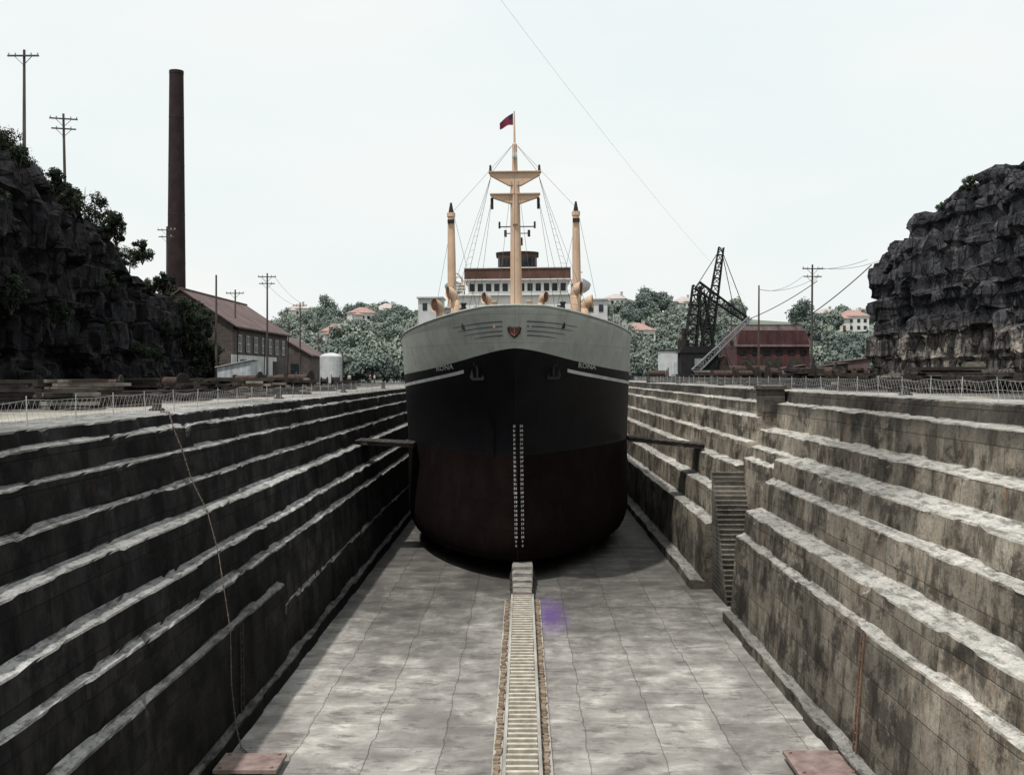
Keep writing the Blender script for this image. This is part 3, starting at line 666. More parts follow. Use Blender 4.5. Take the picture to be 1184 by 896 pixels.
cl,pL,hL=cliff([(-33,42),(-30.5,62),(-31.5,78),(-33,95),(-34.5,110),(-36,122),(-38,131),(-52,137)],[28,28.0,28.6,27.4,23.8,21.9,20.6,20.0],GL-.1,1,m_rockL,amp=1.0,seed=1,slope=.09)
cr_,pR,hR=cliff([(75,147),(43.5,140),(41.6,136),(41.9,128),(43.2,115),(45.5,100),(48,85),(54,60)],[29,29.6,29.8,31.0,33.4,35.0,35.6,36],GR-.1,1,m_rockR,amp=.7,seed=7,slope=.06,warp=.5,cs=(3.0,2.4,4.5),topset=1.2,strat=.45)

# ------------------------------------------------------------ vegetation
def crown(name,R_,H,z0,ncl,per,leaf,mats):
    mb=MB()
    for c in range(ncl):
        a=U(0,6.283); rr=R_*math.sqrt(R())*.85; t=R(); zz=z0+H*(.12+.78*t); sh=math.sqrt(max(.08,1-abs(2*t-.9)**2.2)); 
        cc=Vector((rr*sh*math.cos(a),rr*sh*math.sin(a),zz)); cr=R_*U(.18,.38); mi=min(len(mats)-1,int((t*.7+R()*.5)*len(mats)))
        for _ in range(per):
            d=Vector((random.gauss(0,1),random.gauss(0,1),random.gauss(0,1)*.75)).normalized()*cr*U(.45,1.15)
            p=cc+d; q=Vector((random.gauss(0,1),random.gauss(0,1),random.gauss(0,1))).normalized(); r=q.cross(d.normalized()+Vector((.01,.02,.3))).normalized(); s=r.cross(q).normalized()
            l=leaf*U(.6,1.3); mb.add([p-q*l-r*l*.4,p+q*l*.2-r*l*.7,p+q*l,p+r*l*.6],[(0,1,2,3)],mi)
    return mb.mesh(name,mats)
def trunk_mesh(name,h,r,R_):
    mb=MB(); p=Vector((0,0,-.3)); n=5
    for i in range(n):
        q=Vector((U(-.2,.2)*h*.1,U(-.2,.2)*h*.1,h*.7*(i+1)/n)); mb.cyl(p,q,r*(1-.14*i),r*(1-.14*(i+1)),7,0,False)
        if i>=1:
            for _ in range(2):
                a=U(0,6.28); e=q+Vector((math.cos(a)*R_*.6,math.sin(a)*R_*.6,h*U(.1,.28))); m_=q.lerp(e,.5)+Vector((0,0,.2)); mb.cyl(q,m_,r*.4,r*.25,5,0,False); mb.cyl(m_,e,r*.25,r*.08,5,0,False)
        p=q
    return mb.mesh(name,[m_bark])
hillT=[]
for i in range(8):
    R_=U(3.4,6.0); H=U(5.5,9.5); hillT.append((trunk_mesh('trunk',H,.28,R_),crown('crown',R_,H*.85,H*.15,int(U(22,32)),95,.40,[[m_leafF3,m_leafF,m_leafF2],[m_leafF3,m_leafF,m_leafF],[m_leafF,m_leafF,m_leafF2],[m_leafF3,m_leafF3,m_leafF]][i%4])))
def tree(v,loc,sc,label,group):
    e=root('tree',loc,label,'tree',group); e.rotation_euler=(0,0,U(0,6.28)); e.scale=(sc,sc,sc*U(.8,1.15))
    for n_,me in zip(('trunk','crown'),v):
        o=bpy.data.objects.new(n_,me); COL.objects.link(o); o.parent=e
    return e
def hz(x,y):
    t=min(max((y-235)/300,0),1); s=t*t*(3-2*t); return 11.7+28*s+2.5*noise.noise(Vector((x*.012,y*.012,2)))*min(1,t*4)+3*s*math.sin(x*.02+1)
mb=MB(); nx,ny=80,50
vs=[(-500+1000*i/nx,230+520*(j/ny),hz(-500+1000*i/nx,230+520*j/ny)-.6*(j==0)) for j in range(ny+1) for i in range(nx+1)]
mb.add(vs,[(j*(nx+1)+i,j*(nx+1)+i+1,(j+1)*(nx+1)+i+1,(j+1)*(nx+1)+i) for j in range(ny) for i in range(nx)])
struct(mb.obj('hill',M('haze_tinted_scrub',(.09,.115,.10),(.17,.19,.155),.06,.95,.3),smooth=True))  # hill colours paled to carry the distance haze
def occupied(px): return (325<px<482) or (695<px<860) or (925<px<1012)
houses_at=[(390,345,.3),(447,500,.1),(418,440,.4),(736,350,.2),(712,490,-.3),(985,410,-.2),(955,500,.3),(345,520,.2),(790,510,.1)]
hpos=[]
def house(px,Y,rz,i):
    X=(px-HX)/F*Y; z=hz(X,Y)-.3; hpos.append((X,Y)); red=i in (0,2,3,5)
    e=root('house',(X,Y,z),'cream two-storey house with dull red tiled hip roof on the hillside' if red else 'pale hillside house with faded tile roof among trees','house','houses on the far hillside',rot=(0,0,rz))
    wd=U(8.5,11.5); dp=8; h=U(5.2,6.2); mb=MB(); mb.box((0,0,h/2),(wd,dp,h)); mb.box((-wd*.28,-dp/2-1,h*.42),(wd*.35,2,h*.84)); mb.obj('wall',m_wall,e)
    mb=MB(); o=.5
    def hip(cx,cy,a,b,z0,hh):
        k_=min(a,b)
        V=[(cx-a,cy-b,z0),(cx+a,cy-b,z0),(cx+a,cy+b,z0),(cx-a,cy+b,z0),(cx-(a-k_),cy-(b-k_),z0+hh),(cx+(a-k_),cy+(b-k_),z0+hh)]
        if a>=b: mb.add(V,[(0,1,5,4),(1,2,5),(2,3,4,5),(3,0,4),(3,2,1,0)])
        else: mb.add(V,[(0,1,4),(1,2,5,4),(2,3,5),(3,0,4,5),(3,2,1,0)])
    hip(0,0,wd/2+o,dp/2+o,h,2.4); hip(-wd*.28,-dp/2-.6,wd*.175+.4,2.2,h*.84,1.1)
    rf=mb.obj('roof',m_roof if red else m_roofP,e)
    mb=MB(); mb.box((wd*.25,.8,h+2.0),(.9,.7,2.4)); mb.box((wd*.25,.8,h+3.2),(1.1,.9,.2)); mb.obj('chimney',m_roofP,rf)
    for lv in range(2):
        for q in (-.05,.18,.38):
            mb=MB(); mb.box((q*wd,-dp/2-.04,1.5+lv*2.5),(1.1,.1,1.3),0); mb.obj('window',m_glass,e)
    mb=MB(); mb.box((-wd*.28,-dp/2-2.04,1.2),(1.0,.1,2.1)); mb.obj('door',m_brown,e)
for i,(px,Y,rz) in enumerate(houses_at): house(px,Y,rz,i)
cnt=0;tries=0;placed=[]
while cnt<270 and tries<9000:
    tries+=1; Y=U(236,545); px=U(325,1012)
    if not occupied(px): continue
    X=(px-HX)/F*Y
    if any(abs(X-a)<8 and -12<Y-b<6 for a,b in hpos): continue
    if any(abs((X/Y)-(a/b))<5/b and Y<b and (b-Y)<60 and R()<.75 for a,b in hpos): continue
    if any((X-a)**2+(Y-b)**2<16 for a,b in placed): continue
    placed.append((X,Y)); sc=U(.6,1.2) 
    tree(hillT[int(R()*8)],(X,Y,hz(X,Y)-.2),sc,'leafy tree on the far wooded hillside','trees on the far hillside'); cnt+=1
for px,Y,sc in ((400,232,1.0),(425,228,.9),(448,236,1.15),(465,225,.9),(345,222,.9),(740,236,.8),(770,232,.9),(728,240,.7)):
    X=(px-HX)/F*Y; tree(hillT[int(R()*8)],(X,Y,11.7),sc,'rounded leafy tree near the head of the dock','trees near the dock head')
bushV=[]
for i in range(5): bushV.append(crown('foliage',U(1.6,2.4),U(2,3.2),0,13,110,.15,[m_leafD,m_leafM,m_leafD] if i%2 else [m_leafD,m_leafD,m_leafM]))
stem=MB()
for i in range(6): a=i*1.05; stem.cyl((0,0,-.5),(math.cos(a)*.8,math.sin(a)*.8,1.3),.06,.02,5,0,False)
stemM=stem.mesh('stem',[m_bark])
def bush(loc,sc,lab,grp='bushes on the cliffs'):
    e=root('bush',loc,lab,'bush',grp); e.rotation_euler=(0,0,U(0,6.28)); e.scale=(sc,sc,sc*U(.8,1.2))
    for n_,me in (('stem',stemM),('foliage',bushV[int(R()*5)])):
        o=bpy.data.objects.new(n_,me); COL.objects.link(o); o.parent=e
def at(pts,hs,y):
    best=min(range(len(pts)),key=lambda i:abs(pts[i].y-y)+(1000 if (pts[i].x<-39 or (pts[i].x>0 and pts[i].y>136)) else 0)); return pts[best],hs[best]
for i in range(56):
    y=U(60,131); p,h=at(pL,hL,y); s=U(.8,6); bush((p.x-s-.09*(h-11),y,h-1.3+U(-.3,.2)),U(.4,.95),'dark bush growing along the top of the cliff')
for i in range(30):
    y=U(62,131); p,h=at(pL,hL,y); v=U(.05,.95); z=11.2+(h-11.2)*v; bush((p.x-.09*(z-11)+.3,y,z-.8),U(.3,.75),'dark scrub clinging to the cliff face')
for i in range(24):
    y=U(126,138); z=U(11.8,20.5); bush((-37.5-.2*(y-126)*R()+U(-.5,2.0)*(1-(z-11)/12),y,z-.8),U(.6,1.05),'green creeper mass hanging beside the shed')
for i in range(16):
    y=U(84,126); p,h=at(pR,hR,y); bush((p.x+U(2.5,6),y,h-.9),U(.3,.55),'small dark bush on the rocky cliff top')
for i in range(5):
    y=U(84,120); p,h=at(pR,hR,y); bush((p.x-.9,y,12.3+U(0,2)),U(.3,.6),'low scrub at the foot of the rock face')
cliffT=[]
for i in range(3): cliffT.append((trunk_mesh('trunk',5.5,.14,2.8),crown('crown',3.0,4.6,.7,22,100,.14,[m_leafD,m_leafM,m_leafD])))
for px,Y,sc,dz in ((14,78,.45,-1),(34,82,.4,-1),(52,88,.5,-1.2),(70,90,.4,-1),(98,97,.75,-1.5),(112,100,.5,-1),(150,108,.5,-1),(-8,74,.5,-1)):
    q=P(px,434,Y); p,h=at(pL,hL,Y); tree(cliffT[int(R()*3)],(q.x,Y,h+dz),sc,'scrubby dark tree on the cliff edge','trees on the cliff top')

# ------------------------------------------------------------ chimney stack
c=P(204,434,185); e=root('chimney_stack',(c.x,185,GL-.05),'tall dark brick factory chimney tapering to the top','chimney')
mb=MB(); H=63.4-11.8; mb.lathe([(1.7,0),(1.6,3),(1.14,H-.6),(1.17,H-.55),(1.17,H),(.8,H),(.8,H-4)],n=20); mb.obj('shaft',m_chim,e)
mb=MB(); mb.box((0,0,1.5),(4.6,4.6,3.4)); mb.box((0,0,3.3),(4.9,4.9,.3)); mb.obj('base',m_chim,e)
for z in (12,20,28,36,44): mb=MB(); mb.lathe([(1.62-.0098*z,z-.08),(1.66-.0098*z,z-.08),(1.66-.0098*z,z+.08),(1.62-.0098*z,z+.08)],n=20); mb.obj('iron_band',m_dark,e)
# ------------------------------------------------------------ poles
def pole(loc,h,arms,label,rz=0,lean=0):
    e=root('utility_pole',loc,label,'utility pole','timber utility poles',rot=(0,lean,rz))
    mb=MB(); mb.cyl((0,0,-.5),(0,0,h),.17,.10,8); mb.obj('pole',m_pole,e)
    for i in range(arms):
        z=h-.5-i*.9; mb=MB(); mb.box((0,-.18,z),(2.4-.3*i,.1,.12)); mb.beam((-.7,-.18,z),(0,-.12,z-.7),.04,.04); mb.beam((.7,-.18,z),(0,-.12,z-.7),.04,.04); mb.obj('crossarm',m_pole,e)
        for s in (-1.1,-.6,.6,1.1):
            if abs(s)<1.2-.15*i: mb=MB(); mb.lathe([(.02,z+.07),(.05,z+.1),(.07,z+.16),(.05,z+.24),(0,z+.27)],(s,-.18,0),6); mb.obj('insulator',m_dirtywhite,e)
    return e
G='tall timber utility pole with crossarms on the quay'
def pole_px(px,topy,Y,arms,base,label,**k):
    t=P(px,topy,Y); pole((t.x,Y,base),t.z-base,arms,label,**k); return t
pA=pole_px(28,58,86,1,26.0,'tall thin pole with one crossarm on the cliff top')
pB=pole_px(77,132,102,2,23.5,'thin pole with two crossarms on the cliff top',rz=.4,lean=-.02)
pC=pole_px(193,262,150,2,GL,'leaning utility pole behind the cliff')
pD=pole_px(250,318,128,0,GL,'bare timber pole beside the old shed')
pE=pole_px(309,316,150,2,GL,G)
pF=pole_px(347,350,190,1,GL,G)
pG=pole_px(877,330,150,0,GR,'bare timber pole near the red shed',lean=.005)
pH=pole_px(938,306,130,2,GR,G,lean=.01)
pI=pole_px(334,372,215,1,GL,G)
pJ=pole_px(368,385,225,1,GL,G)
pK=pole_px(272,335,150,1,GL,'old timber pole rising behind the shed')
def wire(name,a,b,sag,label,r=.022,mat=None):
    a=Vector(a);b=Vector(b); mb=MB(); pts=[a.lerp(b,i/14)-Vector((0,0,sag*4*(i/14)*(1-i/14))) for i in range(15)]; mb.tube(pts,r,4); tag(mb.obj(name,mat or m_wire,off=a),label,'wire','overhead wires')
for dx in (-.9,.9):
    wire('overhead_wire',pH+Vector((dx,0,-.4)),P(1012,300,134)+Vector((dx,0,0)),.5,'overhead wire from pole to the rock face')
    wire('overhead_wire',pH+Vector((dx,0,-1.3)),pG+Vector((0,0,-.5)),.8,'slack overhead wire between timber poles')
    wire('overhead_wire',pE+Vector((dx,0,-.4)),pF+Vector((dx,0,-.4)),.6,'slack overhead wire between timber poles')
wire('guy_wire',P(1008,306,128),P(940,362,131),.2,'thick dark guy cable from the rock face',.06)
wire('guy_wire',P(945,325,130),P(858,372,140),.4,'dark guy cable from pole down to crane',.05)
wire('overhead_wire',P(862,345,150),P(560,-25,60),.9,'long thin cable crossing high above the dock',.008,M('pale_cable',(.30,.24,.19),(.4,.33,.27),1))

# ------------------------------------------------------------ left shed
WS=(-43,150,GL-.05)
e=root('workshop_shed',WS,'long old brick workshop with faded red iron roof','shed')
x0,x1,y0,y1=-7,6.2,-7,26; eh=8.0; rh=4.4
def lobj(mb,n,m,par=None): return mb.obj(n,m,par or e)
mb=MB(); mb.prism([(x0,y0,0),(x1,y0,0),(x1,y0,eh),((x0+x1)/2,y0,eh+rh-.1),(x0,y0,eh)],(0,y1-y0,0)); lobj(mb,'wall',m_brick)
mb=MB(); xm=(x0+x1)/2
for s,xe in ((1,x1+.6),(-1,x0-.6)):
    mb.prism([(xm,y0-.5,eh+rh),(xe,y0-.5,eh-.35),(xe,y0-.5,eh-.2),(xm,y0-.5,eh+rh+.18)],(0,y1-y0+1,0))
mb.box((xm,(y0+y1)/2,eh+rh+.2),(.5,y1-y0+1,.2)); lobj(mb,'roof',m_corrRoof)
mb=MB(); mb.box((x1+.05,5,2.6),(.06,26,3.2)); lobj(mb,'pale_band',m_dirtywhite)
for i in range(7):
    yy=y0+3+i*4.4; mb=MB(); mb.box((x1+.06,yy,5.7),(.1,1.7,2.0)); wf=lobj(mb,'window',m_glass)
    mb=MB()
    for q in (-.85,0,.85): mb.box((x1+.13,yy+q,5.7),(.06,.1,2.1))
    for q in (-1.05,0,1.05): mb.box((x1+.132,yy,5.7+q),(.05,1.8,.1))
    lobj(mb,'frame',m_dirtywhite,wf)
for yy in (-2,17): mb=MB(); mb.box((x1+.15,yy,1.8),(.1,3.2,3.6)); mb.box((x1+.22,yy,1.8),(.06,.12,3.5)); lobj(mb,'door',m_timberD)
mb=MB(); mb.tube([Vector((x1+.55,y0,eh-.4)),Vector((x1+.55,y1,eh-.4))],.12,6)
for yy in (y0+1,y0+16,y1-1): mb.cyl((x1+.25,yy,0),(x1+.4,yy,eh-.4),.07,n=6)
lobj(mb,'gutter',m_dark)
e=root('brick_store',(-41,190,GL-.05),'low gabled brick store with red roof beyond the workshop','shed')
mb=MB(); mb.prism([(-5,0,0),(5,0,0),(5,0,5),(0,0,8),(-5,0,5)],(0,14,0)); mb.obj('wall',m_brick,e)
mb=MB(); mb.prism([(0,-.4,8.05),(5.5,-.4,4.75),(5.5,-.4,4.95),(0,-.4,8.25)],(0,14.8,0)); mb.prism([(0,-.4,8.05),(-5.5,-.4,4.75),(-5.5,-.4,4.95),(0,-.4,8.25)],(0,14.8,0)); mb.obj('roof',m_corrRoof,e)
for x in (-2.5,2.5): mb=MB(); mb.box((x,-.05,2.6),(1.4,.1,1.8)); mb.obj('window',m_glass,e)
e=root('tin_hut',(-31.3,122,GL-.05),'small pale corrugated iron hut beside the old workshop','hut')
mb=MB(); mb.prism([(-1.8,0,0),(1.8,0,0),(1.8,0,3.1),(-1.8,0,2.4)],(0,3.2,0)); mb.obj('wall',m_corrWhite,e)
mb=MB(); mb.prism([(-2.05,-.2,2.4),(2.05,-.2,3.22),(2.05,-.2,3.3),(-2.05,-.2,2.48)],(0,3.6,0)); mb.obj('roof',m_dirtywhite,e)
mb=MB(); mb.box((.5,-.04,1.0),(.9,.06,2.0)); mb.obj('door',m_dirtywhite,e)
e=root('water_tank',(P(383,0,172).x,172,GL-.05),'pale upright steel tank on a low plinth','tank')
mb=MB(); mb.lathe([(1.75,.4),(1.75,4.4),(1.72,4.5),(1.2,4.8),(.3,5.0),(0,5.02)],n=20); mb.obj('shell',m_dirtywhite,e)
mb=MB(); mb.box((0,0,.2),(4.2,4.2,.42)); mb.obj('plinth',m_pale,e)
mb=MB(); mb.tube([Vector((1.85,-.6,.4)),Vector((1.85,-.6,5.0)),Vector((.9,-.3,5.4))],.07,6); mb.obj('pipe',m_dark,e)
# right red shed
c=P(894,434,185); e=root('red_shed',(c.x,185,GR-.05),'dark red corrugated iron shed with wide doors','shed')
mb=MB(); wv=6.0; mb.prism([(-wv,0,0),(wv,0,0),(wv,0,6.0),(wv*.9,0,8.4),(-wv*.9,0,8.4),(-wv,0,6.0)],(0,14,0)); mb.obj('wall',m_corrRed,e)
mb=MB(); mb.prism([(-wv-.4,-.5,5.7),(wv+.4,-.5,5.7),(wv,5.5,9.4),(-wv,5.5,9.4)],(0,.12,.15)); mb.box((0,6,9.5),(wv*2+.2,1.4,.2)); mb.obj('roof',m_corrRedRoof,e)
for x,ww in ((-4.0,2.2),(-.2,3.2),(3.9,2.4)):
    mb=MB(); mb.box((x,-.05,1.9),(ww,.1,3.8)); mb.box((x,-.12,1.9),(.12,.08,3.8)); mb.obj('door',m_timberD,e)
for x in (-5,-3,-1,1,3,5): mb=MB(); mb.box((x,-.06,4.8),(1.1,.1,.8)); mb.obj('window',m_glass,e)
for px,Y,w_,h_,mt,lb in ((962,150,4.2,2.6,m_brick,'low brick lean-to beside the rock face'),(985,172,5.5,3.6,m_corrRoof,'rusty iron store shed near the rock face'),(918,160,3.2,2.4,m_corrRed,'small red iron lean-to on the quay')):
    c=P(px,434,Y); e=root('store_shed',(c.x,Y,GR-.05),lb,'shed'); mb=MB(); mb.prism([(-w_/2,0,0),(w_/2,0,0),(w_/2,0,h_),(-w_/2,0,h_*.8)],(0,4,0)); mb.obj('wall',mt,e)
    mb=MB(); mb.prism([(-w_/2-.2,-.25,h_*.8),(w_/2+.2,-.25,h_+.03),(w_/2+.2,-.25,h_+.13),(-w_/2-.2,-.25,h_*.8+.1)],(0,4.5,0)); mb.obj('roof',m_corrRedRoof,e)
    mb=MB(); mb.box((0,-.05,.95),(.9,.08,1.9)); mb.obj('door',m_timberD,e)
c=P(771,434,172); e=root('site_cabin',(c.x+.3,172,GR-.05),'plain white boxy cabin raised on legs at the quay edge','cabin')
mb=MB(); mb.box((0,0,2.8),(2.9,3,3.8)); mb.obj('wall',m_dirtywhite,e)
mb=MB(); mb.box((0,0,4.78),(3.2,3.3,.14)); mb.obj('roof',m_dark,e)
for a in (-1.2,1.2):
    for b in (-1.2,1.2): mb=MB(); mb.box((a,b,.45),(.2,.2,.9)); mb.obj('leg',m_dark,e)
mb=MB(); mb.box((.6,-1.53,2.1),(.8,.06,1.9)); mb.obj('door',m_corrWhite,e)
# ------------------------------------------------------------ crane
CY=140.
base=P(808,434,CY); e=root('dockside_crane',(base.x,CY,GR-.03),'dark steam crane with lattice jibs standing beside the dock','crane')
def L(px,py,dy=0): q=P(px,py,CY); return Vector((q.x-base.x,dy,q.z-GR+.03))
def lattice(a,b,w0,w1,n,r=.11):
    mb=MB(); a=Vector(a);b=Vector(b); d=(b-a).normalized(); sx=d.cross(Vector((0,1,0))).normalized(); sy=Vector((0,1,0))
    def c(i,u,v): t=i/n; w_=w0+(w1-w0)*t; return a.lerp(b,t)+sx*u*w_/2+sy*v*w_/2
    cs=((-1,-1),(1,-1),(1,1),(-1,1))
    for u,v in cs: mb.cyl(c(0,u,v),c(n,u,v),r,r*.8,5)
    for i in range(n):
        for kk in range(4):
            u0,v0=cs[kk];u1,v1=cs[(kk+1)%4]; mb.cyl(c(i,u0,v0),c(i+1,u1,v1),r*.5,r*.5,4); mb.cyl(c(i,u0,v0),c(i,u1,v1),r*.5,r*.5,4)
    return mb
lattice(L(813,428),L(834,286),1.5,.6,16,.10).obj('jib',m_black,e)
lattice(L(806,330),L(866,372),1.0,.6,10,.10).obj('fly_jib',m_black,e)
lattice(L(795,432),L(806,330),1.6,1.0,9,.13).obj('tower',m_black,e)
lattice(L(824,432),L(810,338),1.4,.8,9,.12).obj('back_leg',m_black,e)
lattice(L(800,430,-2),L(864,368,-2),.8,.4,10,.08).obj('strut_jib',m_cranegrey,e)
for a,b in ((L(806,330),L(834,286)),(L(834,288),L(846,345)),(L(834,288),L(866,372)),(L(790,400),L(806,330)),(L(846,345),L(846,395)),(L(806,330),L(850,432)),(L(834,300),L(797,410)),(L(866,372),L(815,425))):
    mb=MB(); mb.cyl(a,b,.05,n=4); mb.obj('hoist_cable',m_wire,e)
mb=MB(); q=L(846,397); mb.box(q,(.4,.3,.5)); mb.tube([q+Vector((0,0,-.2)),q+Vector((.15,0,-.6)),q+Vector((-.05,0,-.8)),q+Vector((-.2,0,-.6))],.05,5); mb.obj('hook',m_dark,e)
mb=MB(); mb.box((-.1,0,2.3),(4.6,3,2.9)); mb.prism([(-2.7,-1.6,3.75),(2.4,-1.6,3.75),(1.8,-1.6,4.6),(-2.2,-1.6,4.6)],(0,3.2,0)); mb.obj('cab',m_black,e)
mb=MB(); mb.box((-.2,-1.52,2.6),(1.1,.06,.9)); mb.obj('cab_window',m_cranegrey,e)
mb=MB(); mb.cyl((-1.9,0,1.3),(-1.9,0,5.4),.75,.75,14); mb.cyl((-1.9,0,5.4),(-1.9,0,6.8),.25,.25,8); mb.obj('boiler',m_dark,e)
mb=MB(); mb.box((2.9,0,1.7),(1.2,2.4,1.6)); mb.cyl((2.9,-1.3,2.8),(2.9,1.3,2.8),.55,.55,14); mb.obj('winch_gear',m_rustD,e)
mb=MB(); mb.box((0,0,.9),(5.4,2.8,.5)); mb.obj('undercarriage',m_dark,e)
for s in (-1,1):
    for xx in (-1.7,-.6,.6,1.7): mb=MB(); mb.cyl((xx,s*1.2-.12,.42),(xx,s*1.2+.12,.42),.42,.42,12); mb.obj('wheel',m_dark,e)
# ------------------------------------------------------------ fences
def fence(x,z,y0,y1,label):
    e=root('wire_fence',(x,y0,z),label,'fence')
    pm=MB(); pm.cyl((0,0,0),(0,0,.85),.018,.016,6); pm.lathe([(.018,.85),(.025,.87),(0,.9)],n=6); me=pm.mesh('post',[m_net])
    y=y0
    while y<=y1: 
        o=bpy.data.objects.new('post',me); COL.objects.link(o); o.parent=e; o.location=(U(-.05,.05),y-y0,0); o.rotation_euler=(U(-.08,.08),U(-.08,.08),0); y+=3.4
    mb=MB()
    for h in (.12,.45,.78):
        mb.tube([Vector((0,1.7*q,h-(.07 if q%2 else 0)+U(-.03,.03))) for q in range(int((y1-y0)/1.7)+1)],.006,4)
    yy=0
    while yy<y1-y0-.5:
        mb.cyl((0,yy,.12),(0,yy+.4,.75),.004,.004,3,0,False); mb.cyl((0,yy+.4,.12),(0,yy,.75),.004,.004,3,0,False); yy+=.4
    mb.obj('netting',m_net,e)
fence(-14.4,GL,26,176,'low white wire netting fence along the dock edge')
fence(17.0,GR,30,172,'low white wire netting fence along the dock edge')

# ------------------------------------------------------------ quay clutter
def stack(X,Y,n,w_,l,mat,label,ground=11.2,rz=0):
    mb=MB()
    for i in range(n):
        z=.1+.19*(i//4); mb.box((U(-.3,.3)+(i%4-1.5)*w_*.25,U(-.4,.4),z),(w_*U(.1,.22),l*U(.5,1.05),.16),int(R()*3),Matrix.Rotation(U(-.16,.16),3,'Z'))
    o=mb.obj('timber_stack',[mat,m_timberD,m_timberD if R()<.75 else m_timber],loc=(X,Y,ground)); o.rotation_euler=(0,0,rz); tag(o,label,'timber stack','stacked timber on the quay')
for i in range(54):
    Y=U(48,124); lim=30+(Y-62)*.07; X=-U(18.5,lim-1.2); stack(X,Y,random.choice([8,12,20,28]),2.3,U(2,5),random.choice([m_timberD,m_rustD,m_dark]),'untidy stack of dark old timbers on the quay',GL-.03,U(0,3.14))
for i in range(58):
    Y=U(60,158); X=U(19.5,39 if Y>80 else 32); stack(X,Y,random.choice([12,16,24,32]),2.3,U(2,5),random.choice([m_timberD,m_rustD,m_dark,m_dark]),'untidy stack of dark old timbers on the quay',GR-.03,U(0,3.14))
def drum(px,Y,g,s=1.):
    X=(px-HX)/F*Y; e=root('cable_drum',(X,Y,g),'dark wooden cable drum standing on the quay','cable drum','cable drums on the quay',rot=(0,0,U(-.5,.5))); e.scale=(s,s,s)
    for q in (-.5,.5): mb=MB(); mb.cyl((q,0,.8),(q+.1*(1 if q>0 else -1),0,.8),.8,.8,16); mb.obj('flange',m_timberD,e)
    mb=MB(); mb.cyl((-.5,0,.8),(.5,0,.8),.5,.5,14); mb.obj('cable',m_dark,e)
for a in ((375,165,GL,.8),(388,150,GL,1.),(905,140,GR,1.),(925,136,GR,.9),(850,150,GR,.9),(300,140,GL,1.),(860,165,GR,1.2)): drum(*a)
def bollard(x,y,z):
    e=root('bollard',(x,y,z),'squat dark iron mooring bollard on the coping','bollard','mooring bollards along the dock'); 
    mb=MB(); mb.lathe([(.34,0),(.34,.06),(.2,.12),(.18,.5),(.3,.58),(.32,.68),(.2,.76),(0,.78)],n=14); mb.obj('post',m_dark,e,smooth=True)
for y in (48,72,98,126,155): bollard(-15.6,y,GL); bollard(18.4,y+6,GR)
def winch(px,Y,g,sc=1.):
    X=(px-HX)/F*Y; e=root('winch',(X,Y,g),'dark iron capstan winch with frame on the quay','winch','winches on the quay',rot=(0,0,U(-.6,.6))); e.scale=(sc,sc,sc)
    mb=MB()
    for s in (-1,1): mb.prism([(s*.9,-.7,0),(s*.9,.7,0),(s*.9,.3,1.3),(s*.9,-.3,1.3)],(.1*s,0,0))
    mb.box((0,0,.08),(2.2,1.6,.16)); mb.obj('frame',m_dark,e)
    mb=MB(); mb.cyl((-.85,0,.9),(.85,0,.9),.35,.35,14); mb.obj('drum',m_rustD,e)
    mb=MB(); mb.cyl((1.05,0,.9),(1.15,0,.9),.65,.65,18); mb.obj('gear',m_dark,e)
for a in ((352,160,GL),(330,150,GL,1.3),(885,135,GR,1.5),(860,128,GR,1.2),(960,126,GR,1.3),(835,120,GR,1.2),(900,124,GR,1.4),(980,120,GR),(925,118,GR,1.4),(318,135,GL,1.2),(345,120,GL,1.3),(872,150,GR,1.8),(950,140,GR,1.6),(200,88,GL,1.1),(120,74,GL,1.),(285,104,GL,1.2),(760,150,GR,1.3),(850,135,GR,1.7)): winch(*a)
for X,Y,w_,h_ in ((35.3,88,1.5,1.9),):
    mb=MB(); mb.prism([(-w_/2,-.7,0),(w_/2,-.7,0),(w_/2-.08,-.7,h_),(-w_/2+.08,-.7,h_)],(0,1.4,0)); mb.box((0,0,h_+.06),(w_*.8,1.2,.14))
    tag(mb.obj('concrete_block',m_pale,loc=(X,Y,GR-.03)),'beige concrete block at the foot of the rock','concrete block')
bould=[]
for i in range(4):
    bm=bmesh.new(); bmesh.ops.create_icosphere(bm,subdivisions=3,radius=1)
    for v in bm.verts:
        q=v.co.copy(); f=1+.35*(noise.cell(q*1.3+Vector((i*5.5,.5,.5)))-.5)+.25*noise.noise(q*1.5+Vector((i*3,0,0))); v.co=Vector((q.x*f,q.y*f*.9,q.z*f*.65))
    me=bpy.data.meshes.new('boulder'); bm.to_mesh(me); bm.free(); me.materials.append(m_rockR if i%2 else m_rockL); bould.append(me)
for i in range(56):
    left=i%2; y=U(62,125) if left else U(72,132)
    p,h=at(pL,hL,y) if left else at(pR,hR,y)
    o=bpy.data.objects.new('boulder',bould[(i//2)%2*2+(0 if left else 1)]); COL.objects.link(o); o.location=(p.x+(U(.5,3) if left else -U(.5,3.5)),y,(GL if left else GR)+.1); s=U(.2,.7); o.scale=(s,s,s); o.rotation_euler=(U(0,.4),U(0,.4),U(0,6)); tag(o,'broken sandstone boulder at the foot of the cliff','boulder','boulders below the cliffs')
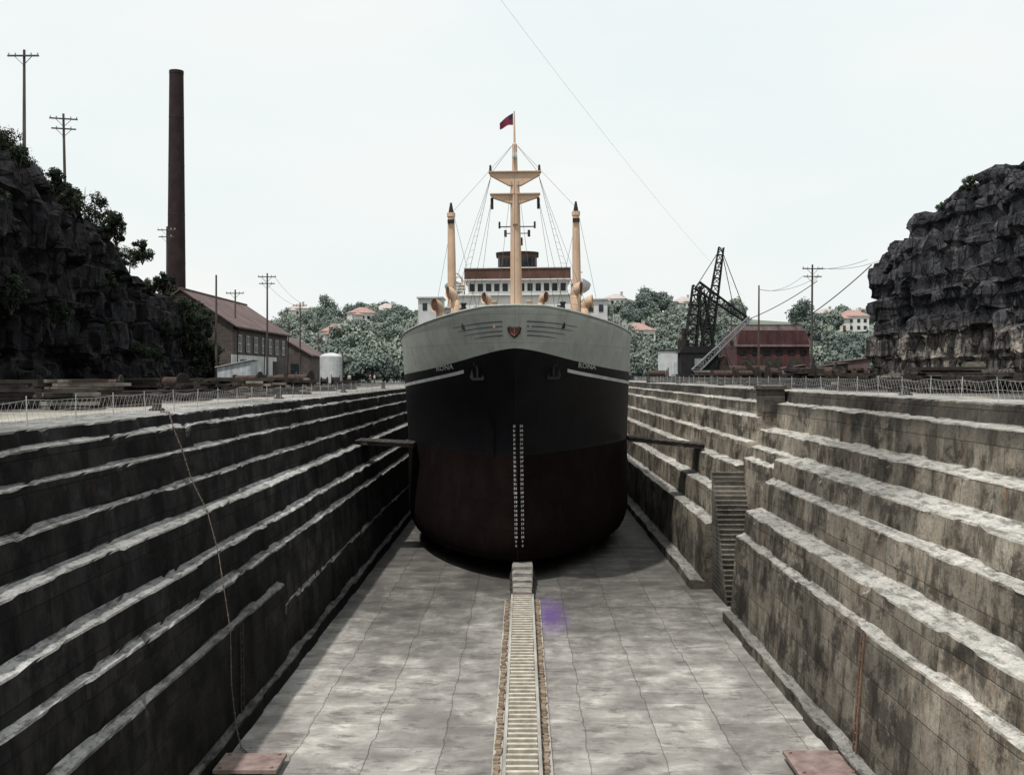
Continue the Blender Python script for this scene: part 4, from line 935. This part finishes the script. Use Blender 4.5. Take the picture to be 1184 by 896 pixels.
# ------------------------------------------------------------ people
def person(loc,rz,label,shirt):
    e=root('person',loc,label,'person','people on the quay',rot=(0,0,rz))
    def chain(name,vs,es,rad,mat,rootv=0,par=e):
        me=bpy.data.meshes.new(name); me.from_pydata(vs,es,[]); o=bpy.data.objects.new(name,me); COL.objects.link(o); o.parent=par
        sm=o.modifiers.new('skin','SKIN'); 
        for i,sv in enumerate(me.skin_vertices[0].data): sv.radius=(rad[i],rad[i]); sv.use_root=(i==rootv)
        o.modifiers.new('sub','SUBSURF').levels=1; me.materials.append(mat); return o
    V=[(0,0,.95),(0,0,1.2),(0,0,1.42),(0,0,1.52),(0,-.02,1.64),(0,-.01,1.74),(.19,0,1.40),(.24,.02,1.12),(.24,-.08,.86),(-.19,0,1.40),(-.24,.02,1.12),(-.24,-.08,.86),(.1,0,.9),(.11,-.08,.5),(.12,.02,.08),(.12,-.16,.04),(-.1,0,.9),(-.11,.02,.5),(-.12,.08,.08),(-.12,-.1,.04)]
    E=[(0,1),(1,2),(2,3),(3,4),(4,5),(2,6),(6,7),(7,8),(2,9),(9,10),(10,11),(0,12),(12,13),(13,14),(14,15),(0,16),(16,17),(17,18),(18,19)]
    Rr=[.14,.13,.13,.055,.1,.08,.06,.045,.035,.06,.045,.035,.09,.065,.045,.035,.09,.065,.045,.035]
    chain('body',V,E,Rr,m_skin)
    chain('shirt',[V[0],V[1],V[2],V[6],V[7],V[9],V[10]],[(0,1),(1,2),(2,3),(3,4),(2,5),(5,6)],[.16,.155,.155,.08,.065,.08,.065],shirt)
    chain('trousers',[(0,0,.98),V[12],V[13],V[14],V[16],V[17],V[18]],[(0,1),(1,2),(2,3),(0,4),(4,5),(5,6)],[.155,.11,.085,.07,.11,.085,.07],m_trouser)
    mb=MB(); mb.lathe([(.11,1.68),(.115,1.74),(.09,1.8),(.0,1.83)],n=10); mb.obj('hair',m_hair,e)
person((P(404,0,180).x,180,GL-.03),.4,'person in pale shirt and dark trousers standing on the quay',m_shirt)
person((P(428,0,178).x,178,GL-.03),-.8,'person in dark clothes walking along the quay',m_navy)
person((P(433,0,182).x,182,GL-.03),2.,'person in pale shirt standing by the dock head',m_shirt)
